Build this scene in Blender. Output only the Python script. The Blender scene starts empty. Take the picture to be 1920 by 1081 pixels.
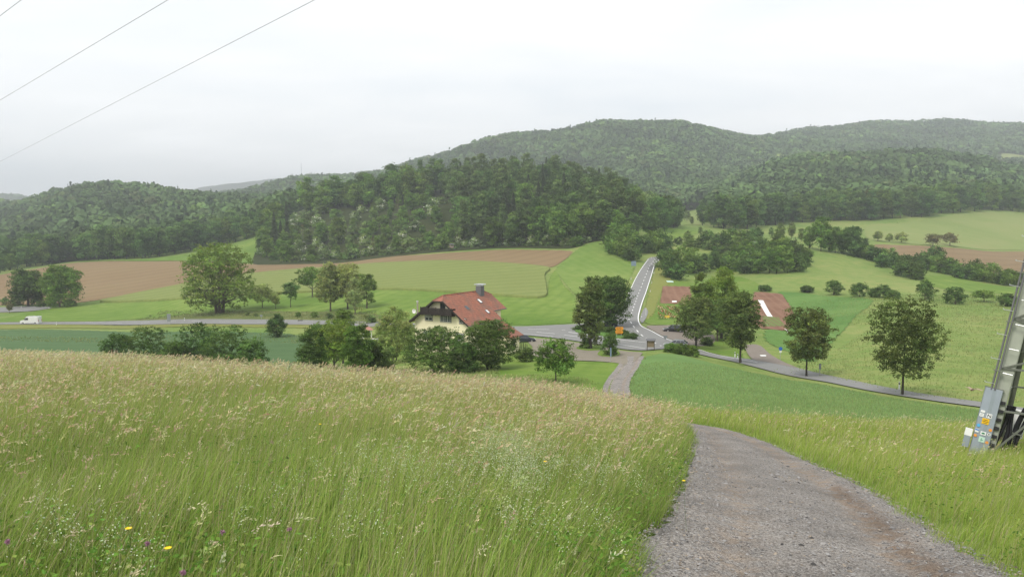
import bpy, bmesh, math, random
import numpy as np
from mathutils import Vector, Matrix
R = math.radians
# ------------------------------------------------------------------ camera, sky, sun, exposure
FPX = 1400.0; PW, PH = 1920.0, 1081.0; HOR = 430.0; EYE = 1.7
PITCH = math.atan((PH/2-HOR)/FPX)
scene = bpy.context.scene
cam_d = bpy.data.cameras.new('camera'); cam = bpy.data.objects.new('camera', cam_d)
scene.collection.objects.link(cam); scene.camera = cam
cam.location = (0, 0, EYE); cam.rotation_euler = (math.pi/2-PITCH, 0, 0)
cam_d.sensor_width = 36; cam_d.lens = 36*FPX/PW; cam_d.clip_start = 0.1; cam_d.clip_end = 30000
scene.view_settings.view_transform = 'Standard'; scene.view_settings.look = 'None'
scene.view_settings.exposure = 0.54; scene.view_settings.gamma = 1
SUN_EL, SUN_AZ = R(52), R(-140)          # azimuth measured from +Y (view direction) towards +X
world = bpy.data.worlds.new('World'); scene.world = world; world.use_nodes = True
wn = world.node_tree.nodes; wl = world.node_tree.links; wn.clear()
def N(nodes, t, **kw):
    n = nodes.new(t)
    for k, v in kw.items(): setattr(n, k, v)
    return n
w_out = N(wn, 'ShaderNodeOutputWorld'); w_bg = N(wn, 'ShaderNodeBackground')
w_sky = N(wn, 'ShaderNodeTexSky', sky_type='NISHITA'); w_sky.sun_disc = False
w_sky.sun_elevation = SUN_EL; w_sky.sun_rotation = SUN_AZ
w_tc = N(wn, 'ShaderNodeTexCoord'); w_sep = N(wn, 'ShaderNodeSeparateXYZ')
wl.new(w_tc.outputs['Generated'], w_sep.inputs[0])
# clouds on a flat layer: direction divided by its height
w_mx = N(wn, 'ShaderNodeMath', operation='MAXIMUM'); w_mx.inputs[1].default_value = 0.0
w_ad = N(wn, 'ShaderNodeMath', operation='ADD'); w_ad.inputs[1].default_value = 0.16
wl.new(w_sep.outputs['Z'], w_mx.inputs[0]); wl.new(w_mx.outputs[0], w_ad.inputs[0])
w_div = N(wn, 'ShaderNodeVectorMath', operation='DIVIDE'); w_cmb = N(wn, 'ShaderNodeCombineXYZ')
for i in range(3): wl.new(w_ad.outputs[0], w_cmb.inputs[i])
wl.new(w_tc.outputs['Generated'], w_div.inputs[0]); wl.new(w_cmb.outputs[0], w_div.inputs[1])
w_map = N(wn, 'ShaderNodeMapping'); w_map.inputs['Scale'].default_value = (0.7, 1.1, 0.6); w_map.inputs['Location'].default_value = (3.1, 1.7, 0)
wl.new(w_div.outputs[0], w_map.inputs[0])
w_n = N(wn, 'ShaderNodeTexNoise'); w_n.inputs['Scale'].default_value = 1.3; w_n.inputs['Detail'].default_value = 9; w_n.inputs['Roughness'].default_value = .52; w_n.inputs['Distortion'].default_value = .25
wl.new(w_map.outputs[0], w_n.inputs['Vector'])
w_r = N(wn, 'ShaderNodeValToRGB'); cr = w_r.color_ramp
cr.elements[0].position = .30; cr.elements[0].color = (.745, .78, .81, 1)
cr.elements[1].position = .70; cr.elements[1].color = (.935, .94, .945, 1)
e = cr.elements.new(.45); e.color = (.82, .838, .85, 1)
e = cr.elements.new(.56); e.color = (.86, .868, .872, 1)
wl.new(w_n.outputs[0], w_r.inputs[0])
w_sc = N(wn, 'ShaderNodeVectorMath', operation='SCALE'); w_sc.inputs['Scale'].default_value = 0.10
wl.new(w_sky.outputs[0], w_sc.inputs[0])
w_mix = N(wn, 'ShaderNodeMixRGB'); w_mix.inputs[0].default_value = .95
wl.new(w_sc.outputs[0], w_mix.inputs[1]); wl.new(w_r.outputs[0], w_mix.inputs[2])
wl.new(w_mix.outputs[0], w_bg.inputs[0]); w_bg.inputs[1].default_value = .985
wl.new(w_bg.outputs[0], w_out.inputs[0])
sun_d = bpy.data.lights.new('sun', 'SUN'); sun = bpy.data.objects.new('sun', sun_d); scene.collection.objects.link(sun)
sun_d.energy = 1.9; sun_d.angle = R(18); sun_d.color = (1, .95, .87)
sd = Vector((math.sin(SUN_AZ)*math.cos(SUN_EL), math.cos(SUN_AZ)*math.cos(SUN_EL), math.sin(SUN_EL)))
sun.rotation_euler = sd.to_track_quat('Z', 'Y').to_euler()
# ------------------------------------------------------------------ helpers: objects and labels
COL = scene.collection
def link(o, parent=None):
    COL.objects.link(o)
    if parent is not None: o.parent = parent
    return o
def tag(o, label=None, cat=None, group=None, kind=None):
    if label: o['label'] = label
    if cat: o['category'] = cat
    if group: o['group'] = group
    if kind: o['kind'] = kind
    return o
def thing(name, label, cat, loc=(0, 0, 0), rz=0, group=None, scale=1):
    o = bpy.data.objects.new(name, None); link(o); o.location = loc; o.rotation_euler = (0, 0, rz)
    o.empty_display_size = .5; o.scale = (scale,)*3
    return tag(o, label, cat, group)
def copy_tree(o, parent=None):
    c = o.copy(); link(c, parent)
    for ch in o.children: copy_tree(ch, c)
    return c
def mesh_np(name, V, F, mat=None, col=None, smooth=False):
    """V (n,3); F one array or a list of arrays (m,k); col (n,3) point colour"""
    me = bpy.data.meshes.new(name)
    if not isinstance(F, (list, tuple)): F = [F]
    F = [np.asarray(f, dtype=np.int32) for f in F if len(f)]
    me.vertices.add(len(V)); me.vertices.foreach_set('co', np.asarray(V, dtype=np.float32).ravel())
    loops = np.concatenate([f.ravel() for f in F]); sizes = np.concatenate([np.full(len(f), f.shape[1], np.int32) for f in F])
    starts = np.zeros(len(sizes), np.int32); starts[1:] = np.cumsum(sizes)[:-1]
    me.loops.add(len(loops)); me.loops.foreach_set('vertex_index', loops)
    me.polygons.add(len(sizes)); me.polygons.foreach_set('loop_start', starts)
    if smooth: me.polygons.foreach_set('use_smooth', np.ones(len(sizes), bool))
    if col is not None:
        a = me.color_attributes.new('tone', 'FLOAT_COLOR', 'POINT')
        c4 = np.ones((len(V), 4), np.float32); c4[:, :3] = col; a.data.foreach_set('color', c4.ravel())
    me.update(calc_edges=True)
    if mat: me.materials.append(mat)
    return me
def mobj(name, me, parent=None):
    o = bpy.data.objects.new(name, me); return link(o, parent)
class MB:
    """collects simple shapes into ONE mesh"""
    def __init__(s): s.V = []; s.F = []
    def add(s, vs, fs):
        b = len(s.V); s.V += [tuple(v) for v in vs]; s.F += [tuple(i+b for i in f) for f in fs]; return s
    def box(s, x0, x1, y0, y1, z0, z1, m=None):
        vs = [Vector(p) for p in ((x0,y0,z0),(x1,y0,z0),(x1,y1,z0),(x0,y1,z0),(x0,y0,z1),(x1,y0,z1),(x1,y1,z1),(x0,y1,z1))]
        if m: vs = [m @ v for v in vs]
        return s.add(vs, [(0,3,2,1),(4,5,6,7),(0,1,5,4),(1,2,6,5),(2,3,7,6),(3,0,4,7)])
    def bar(s, a, b, r, r2=None, n=6):
        a, b = Vector(a), Vector(b); r2 = r if r2 is None else r2
        d = (b-a).normalized(); u = d.orthogonal().normalized(); w = d.cross(u)
        vs = []
        for p, q in ((a, r), (b, r2)):
            for k in range(n):
                t = 2*math.pi*k/n; vs.append(p+(u*math.cos(t)+w*math.sin(t))*q)
        fs = [(k, (k+1) % n, n+(k+1) % n, n+k) for k in range(n)]+[tuple(range(n))[::-1], tuple(range(n, 2*n))]
        return s.add(vs, fs)
    def beam(s, a, b, w, t, up=(0, 0, 1)):
        a, b = Vector(a), Vector(b); d = (b-a).normalized(); u = d.cross(Vector(up)).normalized()*w/2; v = d.cross(u).normalized()*t/2
        vs = [p+i*u+j*v for p in (a, b) for i, j in ((-1,-1),(1,-1),(1,1),(-1,1))]
        return s.add(vs, [(0,3,2,1),(4,5,6,7),(0,1,5,4),(1,2,6,5),(2,3,7,6),(3,0,4,7)])
    def prism(s, pts, y0, y1):
        """outline in x,z pushed from y0 to y1"""
        n = len(pts); vs = [(x, y0, z) for x, z in pts]+[(x, y1, z) for x, z in pts]
        fs = [tuple(range(n)), tuple(range(n, 2*n))[::-1]]+[(k, n+k, n+(k+1) % n, (k+1) % n) for k in range(n)]
        return s.add(vs, fs)
    def slab(s, pts, n, t):
        """planar polygon of points given thickness t against direction n"""
        n = Vector(n).normalized()*t; k = len(pts); vs = [Vector(p) for p in pts]; vs += [v-n for v in vs]
        return s.add(vs, [tuple(range(k)), tuple(range(k, 2*k))[::-1]]+[(i, k+i, k+(i+1) % k, (i+1) % k) for i in range(k)])
    def build(s, name, mat, parent=None, bevel=0, smooth=False):
        me = bpy.data.meshes.new(name); me.from_pydata(s.V, [], s.F); me.update()
        bm = bmesh.new(); bm.from_mesh(me); bmesh.ops.recalc_face_normals(bm, faces=bm.faces[:])
        if bevel: bmesh.ops.bevel(bm, geom=bm.edges[:], offset=bevel, segments=1, affect='EDGES', clamp_overlap=True)
        if smooth:
            for f in bm.faces: f.smooth = True
        bm.to_mesh(me); bm.free(); me.materials.append(mat)
        return mobj(name, me, parent)
# ------------------------------------------------------------------ helpers: materials
def srgb(*c): return tuple(((v/255)/12.92 if v/255 <= .04045 else ((v/255+.055)/1.055)**2.4) for v in c)
def new_mat(name):
    m = bpy.data.materials.new(name); m.use_nodes = True; nt = m.node_tree
    return m, nt, nt.nodes, nt.links, nt.nodes['Principled BSDF']
def rgba(c): return (c[0], c[1], c[2], 1)
def plain(name, c, rough=.6, metal=0, var=.12, scale=3, spec=.3, bump=0):
    m, nt, n, l, b = new_mat(name)
    tc = N(n, 'ShaderNodeTexCoord'); no = N(n, 'ShaderNodeTexNoise'); no.inputs['Scale'].default_value = scale; no.inputs['Detail'].default_value = 5
    l.new(tc.outputs['Object'], no.inputs['Vector'])
    mx = N(n, 'ShaderNodeMixRGB'); mx.inputs[1].default_value = rgba([v*(1-var) for v in c]); mx.inputs[2].default_value = rgba([min(1, v*(1+var)) for v in c])
    l.new(no.outputs[0], mx.inputs[0]); l.new(mx.outputs[0], b.inputs['Base Color'])
    b.inputs['Roughness'].default_value = rough; b.inputs['Metallic'].default_value = metal; b.inputs['Specular IOR Level'].default_value = spec
    if bump:
        bp = N(n, 'ShaderNodeBump'); bp.inputs['Strength'].default_value = bump; l.new(no.outputs[0], bp.inputs['Height']); l.new(bp.outputs[0], b.inputs['Normal'])
    return m
def ground_mat(name, cols, scales=(.02, .25, 3), stripe=None, bump=.4, bdist=.1, w=(.5, .3, .35), rough=.95):
    """cols: dark, light, accent; stripe: (angle deg, width m, strength, colour)"""
    m, nt, n, l, b = new_mat(name); tc = N(n, 'ShaderNodeTexCoord')
    def noise(s, d=4, sc=(1, 1, 1)):
        mp = N(n, 'ShaderNodeMapping'); mp.inputs['Scale'].default_value = sc; l.new(tc.outputs['Object'], mp.inputs[0])
        q = N(n, 'ShaderNodeTexNoise'); q.inputs['Scale'].default_value = s; q.inputs['Detail'].default_value = d; l.new(mp.outputs[0], q.inputs['Vector'])
        r = N(n, 'ShaderNodeMapRange'); r.inputs['From Min'].default_value = .32; r.inputs['From Max'].default_value = .68; l.new(q.outputs[0], r.inputs[0]); return r.outputs[0]
    a, c, d = noise(scales[0], 5), noise(scales[1], 5), noise(scales[2], 3)
    m1 = N(n, 'ShaderNodeMixRGB'); m1.inputs[1].default_value = rgba(cols[0]); m1.inputs[2].default_value = rgba(cols[1]); 
    s1 = N(n, 'ShaderNodeMath', operation='MULTIPLY'); s1.inputs[1].default_value = w[0]; l.new(a, s1.inputs[0])
    s2 = N(n, 'ShaderNodeMath', operation='MULTIPLY_ADD'); s2.inputs[1].default_value = w[1]; l.new(c, s2.inputs[0]); l.new(s1.outputs[0], s2.inputs[2])
    s3 = N(n, 'ShaderNodeMath', operation='MULTIPLY_ADD'); s3.inputs[1].default_value = w[2]; l.new(d, s3.inputs[0]); l.new(s2.outputs[0], s3.inputs[2])
    l.new(s3.outputs[0], m1.inputs[0])
    m2 = N(n, 'ShaderNodeMixRGB'); m2.inputs[2].default_value = rgba(cols[2]); l.new(m1.outputs[0], m2.inputs[1])
    q = N(n, 'ShaderNodeMath', operation='MULTIPLY'); l.new(c, q.inputs[0]); l.new(a, q.inputs[1]); q2 = N(n, 'ShaderNodeMath', operation='MULTIPLY'); l.new(q.outputs[0], q2.inputs[0]); q2.inputs[1].default_value = .8
    l.new(q2.outputs[0], m2.inputs[0]); out = m2.outputs[0]
    if stripe:
        for (ang, wid, st, colr) in stripe:
            mp = N(n, 'ShaderNodeMapping'); mp.inputs['Rotation'].default_value = (0, 0, R(ang)); l.new(tc.outputs['Object'], mp.inputs[0])
            wv = N(n, 'ShaderNodeTexWave', wave_type='BANDS', bands_direction='X'); wv.inputs['Scale'].default_value = .314/wid; wv.inputs['Distortion'].default_value = 1.2; wv.inputs['Detail'].default_value = 2; wv.inputs['Detail Scale'].default_value = .5
            l.new(mp.outputs[0], wv.inputs['Vector'])
            pw = N(n, 'ShaderNodeMath', operation='POWER'); pw.inputs[1].default_value = 3; l.new(wv.outputs['Fac'], pw.inputs[0])
            k = N(n, 'ShaderNodeMath', operation='MULTIPLY'); k.inputs[1].default_value = st; l.new(pw.outputs[0], k.inputs[0])
            mm = N(n, 'ShaderNodeMixRGB'); mm.inputs[2].default_value = rgba(colr); l.new(out, mm.inputs[1]); l.new(k.outputs[0], mm.inputs[0]); out = mm.outputs[0]
    l.new(out, b.inputs['Base Color']); b.inputs['Roughness'].default_value = rough; b.inputs['Specular IOR Level'].default_value = .15
    bp = N(n, 'ShaderNodeBump'); bp.inputs['Strength'].default_value = bump; bp.inputs['Distance'].default_value = bdist; l.new(s3.outputs[0], bp.inputs['Height']); l.new(bp.outputs[0], b.inputs['Normal'])
    return m
def leaf_mat(name, c, trans=.25, hue=.014, val=.2, red=0):
    """foliage: colour attribute 'tone' times species colour, varied per tree"""
    m, nt, n, l, b = new_mat(name); n.remove(b); out = n['Material Output']
    at = N(n, 'ShaderNodeAttribute', attribute_name='tone'); oi = N(n, 'ShaderNodeObjectInfo')
    mx = N(n, 'ShaderNodeMixRGB', blend_type='MULTIPLY'); mx.inputs[0].default_value = 1; mx.inputs[1].default_value = rgba(c); l.new(at.outputs['Color'], mx.inputs[2])
    hs = N(n, 'ShaderNodeHueSaturation'); l.new(mx.outputs[0], hs.inputs['Color'])
    r1 = N(n, 'ShaderNodeMapRange'); r1.inputs['To Min'].default_value = .5-hue; r1.inputs['To Max'].default_value = .5+hue*.6; l.new(oi.outputs['Random'], r1.inputs[0]); l.new(r1.outputs[0], hs.inputs['Hue'])
    ml = N(n, 'ShaderNodeMath', operation='MULTIPLY'); ml.inputs[1].default_value = 7.31; fr = N(n, 'ShaderNodeMath', operation='FRACT'); l.new(oi.outputs['Random'], ml.inputs[0]); l.new(ml.outputs[0], fr.inputs[0])
    r2 = N(n, 'ShaderNodeMapRange'); r2.inputs['To Min'].default_value = 1-val; r2.inputs['To Max'].default_value = 1+val; l.new(fr.outputs[0], r2.inputs[0]); l.new(r2.outputs[0], hs.inputs['Value'])
    df = N(n, 'ShaderNodeBsdfDiffuse'); tr = N(n, 'ShaderNodeBsdfTranslucent'); ms = N(n, 'ShaderNodeMixShader'); ms.inputs[0].default_value = trans
    l.new(hs.outputs[0], df.inputs[0]); l.new(hs.outputs[0], tr.inputs[0]); l.new(df.outputs[0], ms.inputs[1]); l.new(tr.outputs[0], ms.inputs[2]); l.new(ms.outputs[0], out.inputs[0])
    return m
# ------------------------------------------------------------------ terrain: heights along sight lines, then a real height field
def slope_of(py): return math.tan(math.atan((PH/2-py)/FPX)-PITCH)          # rise per metre forward
def ratio_of(px, py):
    Y = (PH/2-py)/FPX; return ((px-PW/2)/FPX)/(math.cos(PITCH)+Y*math.sin(PITCH))
DROW = [25, 35, 45, 60, 85, 110, 140, 165, 200, 240, 300, 350, 420, 500, 600, 750, 950, 1200, 1600, 2200, 3000, 4500, 9000]
TAB = {
 -300: [700,686,683,698,704,700,674,656,634,612,586,562,530,512,496,462,432,412,402,395,372,372,410],
 0:    [710,695,692,704,705,700,672,652,628,606,577,550,512,501,485,452,424,402,400,392,374,385,410],
 200:  [713,704,702,712,712,705,680,655,625,603,567,535,497,484,462,412,372,380,395,400,400,400,410],
 400:  [724,717,716,722,720,706,672,645,612,585,545,520,489,470,452,420,387,392,382,390,388,352,410],
 600:  [736,736,737,738,727,702,672,645,608,578,540,515,490,434,386,400,404,376,350,370,365,336,410],
 700:  [742,744,746,744,724,696,663,636,601,570,531,506,479,412,370,392,400,378,338,360,365,343,410],
 800:  [750,753,755,750,722,690,655,628,594,562,523,497,468,388,354,382,395,368,312,345,365,352,410],
 1000: [764,764,762,754,718,685,652,628,590,556,513,480,436,372,352,370,380,345,262,300,350,380,410],
 1150: [788,784,777,764,728,692,650,624,588,553,500,462,425,394,385,392,375,320,246,290,350,380,410],
 1250: [806,782,764,737,706,678,648,624,590,558,507,474,438,424,420,402,368,312,246,288,340,380,410],
 1350: [815,782,765,744,714,688,660,632,598,560,520,484,444,428,414,388,360,328,263,285,340,380,410],
 1500: [835,795,775,755,728,702,662,632,596,556,502,466,452,435,407,365,320,332,280,262,310,380,410],
 1700: [850,815,795,768,738,692,648,616,576,546,517,494,461,436,397,360,312,326,286,242,300,380,410],
 1920: [842,816,800,778,740,690,645,610,576,552,532,518,492,460,414,374,338,340,290,250,300,380,410],
 2250: [838,815,798,772,735,690,645,612,580,556,538,524,500,470,430,390,350,325,285,262,310,380,410]}
def pchip(x, y, q):
    """x (k), y (k,m), q (n) -> (n,m) monotone cubic"""
    x = np.asarray(x, float); y = np.asarray(y, float); h = np.diff(x); dl = np.diff(y, axis=0)/h[:, None]
    d = np.zeros_like(y)
    w1 = (2*h[1:]+h[:-1])[:, None]; w2 = (h[1:]+2*h[:-1])[:, None]
    a, b = dl[:-1], dl[1:]
    with np.errstate(all='ignore'): hm = (w1+w2)/(w1/a+w2/b)
    d[1:-1] = np.where(a*b > 0, hm, 0); d[0] = dl[0]; d[-1] = dl[-1]
    q = np.clip(q, x[0], x[-1]); i = np.clip(np.searchsorted(x, q, side='right')-1, 0, len(x)-2)
    t = ((q-x[i])/h[i])[:, None]; hh = h[i][:, None]
    return (2*t**3-3*t*t+1)*y[i]+(t**3-2*t*t+t)*hh*d[i]+(-2*t**3+3*t*t)*y[i+1]+(t**3-t*t)*hh*d[i+1]
_cols = sorted(TAB); _z = []
for c in _cols:
    z = [EYE+slope_of(y)*d for y, d in zip(TAB[c], DROW)]
    k = z[0]/25.0
    _z.append([k*-12*.6, 0, k*5*1.0, k*12*1.0]+z)
_d = [-12, 0, 5, 12]+DROW
_z = np.array(_z).T                                   # rows d, columns px
UC = np.array([(c-PW/2)/FPX for c in _cols])
NU, ND = 500, 900
UG = np.linspace(UC[0], UC[-1], NU); SG = np.linspace(math.log(8), math.log(9020), ND); DG = np.exp(SG)-20.0
GZ = pchip(UC, pchip(_d, _z, DG).T, UG).T             # (ND, NU)
k5 = np.array([1, 4, 6, 4, 1])/16.0
for _ in range(5):
    GZ = np.apply_along_axis(lambda v: np.convolve(np.pad(v, 2, mode='edge'), k5, 'valid'), 1, GZ)
for _ in range(3):
    GZ = np.apply_along_axis(lambda v: np.convolve(np.pad(v, 2, mode='reflect', reflect_type='odd'), k5, 'valid'), 0, GZ)
def hgt(x, y):
    x = np.asarray(x, float); y = np.asarray(y, float)
    u = np.clip(x/np.maximum(y, 6.0), UG[0], UG[-1]-1e-6); s = np.log(np.clip(y, -11.5, 8990)+20.0)
    fu = (u-UG[0])/(UG[1]-UG[0]); fs = np.clip((s-SG[0])/(SG[1]-SG[0]), 0, ND-1.001)
    i = fu.astype(int); j = fs.astype(int); a = fu-i; b = fs-j; i1 = np.minimum(i+1, NU-1); j1 = np.minimum(j+1, ND-1)
    z = (GZ[j, i]*(1-a)+GZ[j, i1]*a)*(1-b)+(GZ[j1, i]*(1-a)+GZ[j1, i1]*a)*b
    amp = np.clip((y-20)/400, 0, 1)
    z = z+amp*(.25*np.sin(x*.043+1.3)*np.sin(y*.037+.4)+.12*np.sin(x*.11+y*.05))
    z = z+np.clip((y-550)/600, 0, 1)*(5*np.sin(x*.017+y*.006)*np.sin(y*.013+1)+3*np.sin(x*.031-y*.012+2))
    return z
def hz(x, y): return float(hgt(np.array([x]), np.array([y]))[0])
_ds = np.exp(np.linspace(math.log(3), math.log(8900), 2600))
def G(px, py, dmin=3):
    """first ground point seen at a pixel"""
    u, s = ratio_of(px, py), slope_of(py)
    d = _ds[_ds >= dmin]; f = EYE+s*d-hgt(u*d, d)
    k = np.argmax(f < 0)
    if f[k] >= 0: k = len(d)-1
    if k == 0: dd = d[0]
    else: dd = d[k-1]+(d[k]-d[k-1])*f[k-1]/(f[k-1]-f[k])
    return Vector((u*dd, dd, hz(u*dd, dd)))
def D(px, d):
    """ground point at forward distance d in the column px"""
    u = (px-PW/2)/FPX; return Vector((u*d, d, hz(u*d, d)))
def inside(poly, X, Y):
    r = np.zeros(X.shape, bool); n = len(poly)
    for i in range(n):
        x0, y0 = poly[i]; x1, y1 = poly[(i+1) % n]
        if y0 == y1: continue
        r ^= ((y0 > Y) != (y1 > Y)) & (X < (x1-x0)*(Y-y0)/(y1-y0)+x0)
    return r
def nearest(poly, X, Y):
    best = np.full(X.shape, 1e18); bx = X.copy(); by = Y.copy(); n = len(poly)
    for i in range(n):
        x0, y0 = poly[i]; x1, y1 = poly[(i+1) % n]; dx, dy = x1-x0, y1-y0; L = dx*dx+dy*dy+1e-9
        t = np.clip(((X-x0)*dx+(Y-y0)*dy)/L, 0, 1); qx = x0+t*dx; qy = y0+t*dy; dd = (qx-X)**2+(qy-Y)**2
        m = dd < best; best[m] = dd[m]; bx[m] = qx[m]; by[m] = qy[m]
    return bx, by, np.sqrt(best)
def world_poly(pts):
    """pts: (px,py) seen on the ground, or ('d',px,dist) for hidden ones"""
    out = []
    for p in pts:
        v = D(p[1], p[2]) if p[0] == 'd' else G(*p)
        out.append((v.x, v.y))
    return out
def smooth_poly(poly, k=2):
    for _ in range(k):
        q = []
        for i in range(len(poly)):
            a, b = poly[i], poly[(i+1) % len(poly)]
            q += [(a[0]*.8+b[0]*.2, a[1]*.8+b[1]*.2), (a[0]*.2+b[0]*.8, a[1]*.2+b[1]*.8)]
        poly = q
    return poly
def zone(name, pts, mat, lift=1.0, height=0, kind='structure', sm=2, cell=1.0, raw=False, label=None, cat=None, rag=0):
    """a patch of ground cover draped over the terrain; height > 0 gives standing crop with sides"""
    poly = pts if raw else world_poly(pts)
    if sm: poly = smooth_poly(poly, sm)
    P = np.array(poly); ys = P[:, 1]+20; v = P[:, 0]/ys
    nv = int(min(700, max(8, (v.max()-v.min())*700/cell))); ny = int(min(700, max(8, math.log(ys.max()/ys.min())*260/cell)))
    dv = (v.max()-v.min())/nv; 
    vs = np.linspace(v.min()-1.01*dv, v.max()+1.01*dv, nv+3); q = math.log(ys.max()/ys.min())/ny; yy = np.exp(np.linspace(math.log(ys.min())-1.01*q, math.log(ys.max())+1.01*q, ny+3))
    VV, YY = np.meshgrid(vs, yy); X = (VV*YY).ravel(); Y = YY.ravel()-20
    ins = inside(poly, X, Y); nx, ny_ = VV.shape[1], VV.shape[0]
    idx = np.arange(nx*ny_).reshape(ny_, nx); f = np.stack([idx[:-1, :-1], idx[:-1, 1:], idx[1:, 1:], idx[1:, :-1]], -1).reshape(-1, 4)
    f = f[ins[f].any(1)]
    used = np.unique(f); rm = -np.ones(nx*ny_, int); rm[used] = np.arange(len(used)); X, Y, ins = X[used], Y[used], ins[used]; f = rm[f]
    if not rag and name in ('meadow_strip', 'ploughed_field', 'pasture', 'clover_field', 'lawn', 'verge', 'crop_field', 'garden_plot'): rag = .45
    o = ~ins; bx, by, _ = nearest(poly, X[o], Y[o])
    if rag:
        bx = bx+rag*np.sin(by*1.9+bx*.7)*np.sin(by*.57+bx*1.3); by = by+rag*np.sin(bx*2.1+by*.4)
    X[o] = bx; Y[o] = by
    Z = hgt(X, Y)+lift*(.02+.0003*np.maximum(Y, 0)); col = None
    if height:
        Z = Z+height+.06*np.sin(X*2.3+Y)*np.sin(Y*1.7)*min(1, height)
        e = np.concatenate([f[:, [0, 1]], f[:, [1, 2]], f[:, [2, 3]], f[:, [3, 0]]]); es = np.sort(e, 1); key = es[:, 0]*10**7+es[:, 1]
        uq, first, cnt = np.unique(key, return_index=True, return_counts=True); be = e[first[cnt == 1]]
        n0 = len(X); Z2 = Z-height-.1; V = np.concatenate([np.stack([X, Y, Z], 1), np.stack([X, Y, Z2], 1)]); f2 = np.stack([be[:, 0], be[:, 0]+n0, be[:, 1]+n0, be[:, 1]], 1)
        me = mesh_np(name, V, [f, f2], mat, smooth=False)
    else:
        me = mesh_np(name, np.stack([X, Y, Z], 1), f, mat, smooth=True)
    o = mobj(name, me); tag(o, label, cat, kind=kind); return o
def catmull(P, m=8):
    P = [Vector(p) for p in P]; P = [2*P[0]-P[1]]+P+[2*P[-1]-P[-2]]; out = []
    for i in range(1, len(P)-2):
        for j in range(m):
            t = j/m; a, b, c, d = P[i-1:i+3]
            out.append(.5*((2*b)+(c-a)*t+(2*a-5*b+4*c-d)*t*t+(3*b-a-3*c+d)*t**3))
    out.append(P[-2]); return out
def strip_between(name, Ls, Rs, mat, lift=2.0, across=6, m=8, kind='structure'):
    L = catmull([(p[0], p[1], 0) for p in Ls], m); Q = catmull([(p[0], p[1], 0) for p in Rs], m); X = []; Y = []
    for a, b in zip(L, Q):
        for k in range(across+1):
            p = a.lerp(b, k/across); X.append(p.x); Y.append(p.y)
    X = np.array(X); Y = np.array(Y); Z = hgt(X, Y)+lift*(.02+.0003*np.maximum(Y, 0))
    n = len(L); idx = np.arange(n*(across+1)).reshape(n, across+1); f = np.stack([idx[:-1, :-1], idx[:-1, 1:], idx[1:, 1:], idx[1:, :-1]], -1).reshape(-1, 4)
    o = mobj(name, mesh_np(name, np.stack([X, Y, Z], 1), f, mat, smooth=True)); return tag(o, kind=kind)
def line_strip(pts, w, mat, name, lift=3.2, dash=None, m=6, parent=None):
    """a painted line of width w along ground points"""
    P = catmull([(p.x, p.y, 0) for p in pts], m); V = []; F = []
    S = [0]
    for a, b in zip(P, P[1:]): S.append(S[-1]+(b-a).length)
    T = S[-1]
    def at(s):
        s = min(max(s, 0), T-1e-4); i = max(j for j in range(len(S)) if S[j] <= s); i = min(i, len(P)-2); t = (s-S[i])/max(S[i+1]-S[i], 1e-6); return P[i].lerp(P[i+1], t), (P[i+1]-P[i]).normalized()
    segs = [(0, T)] if not dash else [(s, min(s+dash[0], T)) for s in np.arange(0, T, dash[0]+dash[1])]
    for s0, s1 in segs:
        k = max(2, int((s1-s0)/1.5)+1); b = len(V)
        for j in range(k):
            p, t = at(s0+(s1-s0)*j/(k-1)); nrm = Vector((-t.y, t.x, 0))*w/2
            for q in (p+nrm, p-nrm): V.append((q.x, q.y, hz(q.x, q.y)+lift*(.02+.0003*max(q.y, 0))))
        for j in range(k-1): F.append((b+2*j, b+2*j+1, b+2*j+3, b+2*j+2))
    return mobj(name, mesh_np(name, np.array(V), np.array(F), mat), parent)
# ------------------------------------------------------------------ ground
def s_(r, g, b, k=.80): return tuple(v*k for v in srgb(r, g, b))
m_meadow = ground_mat('meadow grass', [s_(98,130,56), s_(138,158,84), s_(156,154,96)], (.03, .3, 2.5), bump=.8, bdist=.3)
m_bright = ground_mat('mown bright grass', [s_(84,118,38), s_(118,146,56), s_(142,156,80)], (.03, .25, 2), stripe=[(15, 5, .3, s_(80,114,34)), (-50, 2.2, .2, s_(132,156,72))], bump=.4, bdist=.15)
m_wheat = ground_mat('pale ripening crop', [s_(122,134,70), s_(152,158,94), s_(112,130,64)], (.03, .3, 3), stripe=[(82, 9, .40, s_(106,122,60)), (82, 1.6, .3, s_(108,126,62))], bump=.6, bdist=.2)
m_crop = ground_mat('blue green crop', [s_(100,134,70), s_(122,152,88), s_(110,142,76)], (.05, .4, 4), stripe=[(-38, 1.1, .22, s_(80,112,58)), (-38, 14, .22, s_(84,116,62))], bump=.6, bdist=.15)
m_cropd = ground_mat('dark green crop', [s_(78,106,64), s_(96,124,80), s_(88,116,70)], (.05, .4, 4), stripe=[(86, 1.8, .25, s_(72,98,58)), (86, 8, .3, s_(72,98,58))], bump=.6, bdist=.15)
m_brown = ground_mat('ploughed soil', [s_(124,103,72), s_(150,128,94), s_(132,118,80)], (.02, .2, 3), stripe=[(74, 2.2, .5, s_(164,140,112)), (60, 11, .25, s_(110,88,64))], bump=.8, bdist=.15)
m_red = ground_mat('red garden soil', [s_(118,84,66), s_(140,104,84), s_(150,118,96)], (.1, .5, 4), stripe=[(8, 2.6, .35, s_(160,128,106))], bump=.8, bdist=.1)
m_clover = ground_mat('clover field', [s_(84,122,56), s_(104,142,68), s_(122,148,80)], (.06, .5, 3), bump=.8, bdist=.2)
m_yellow = ground_mat('dry yellow grass', [s_(122,130,62), s_(150,150,84), s_(108,126,52)], (.08, .6, 4), bump=.7, bdist=.15)
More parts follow.
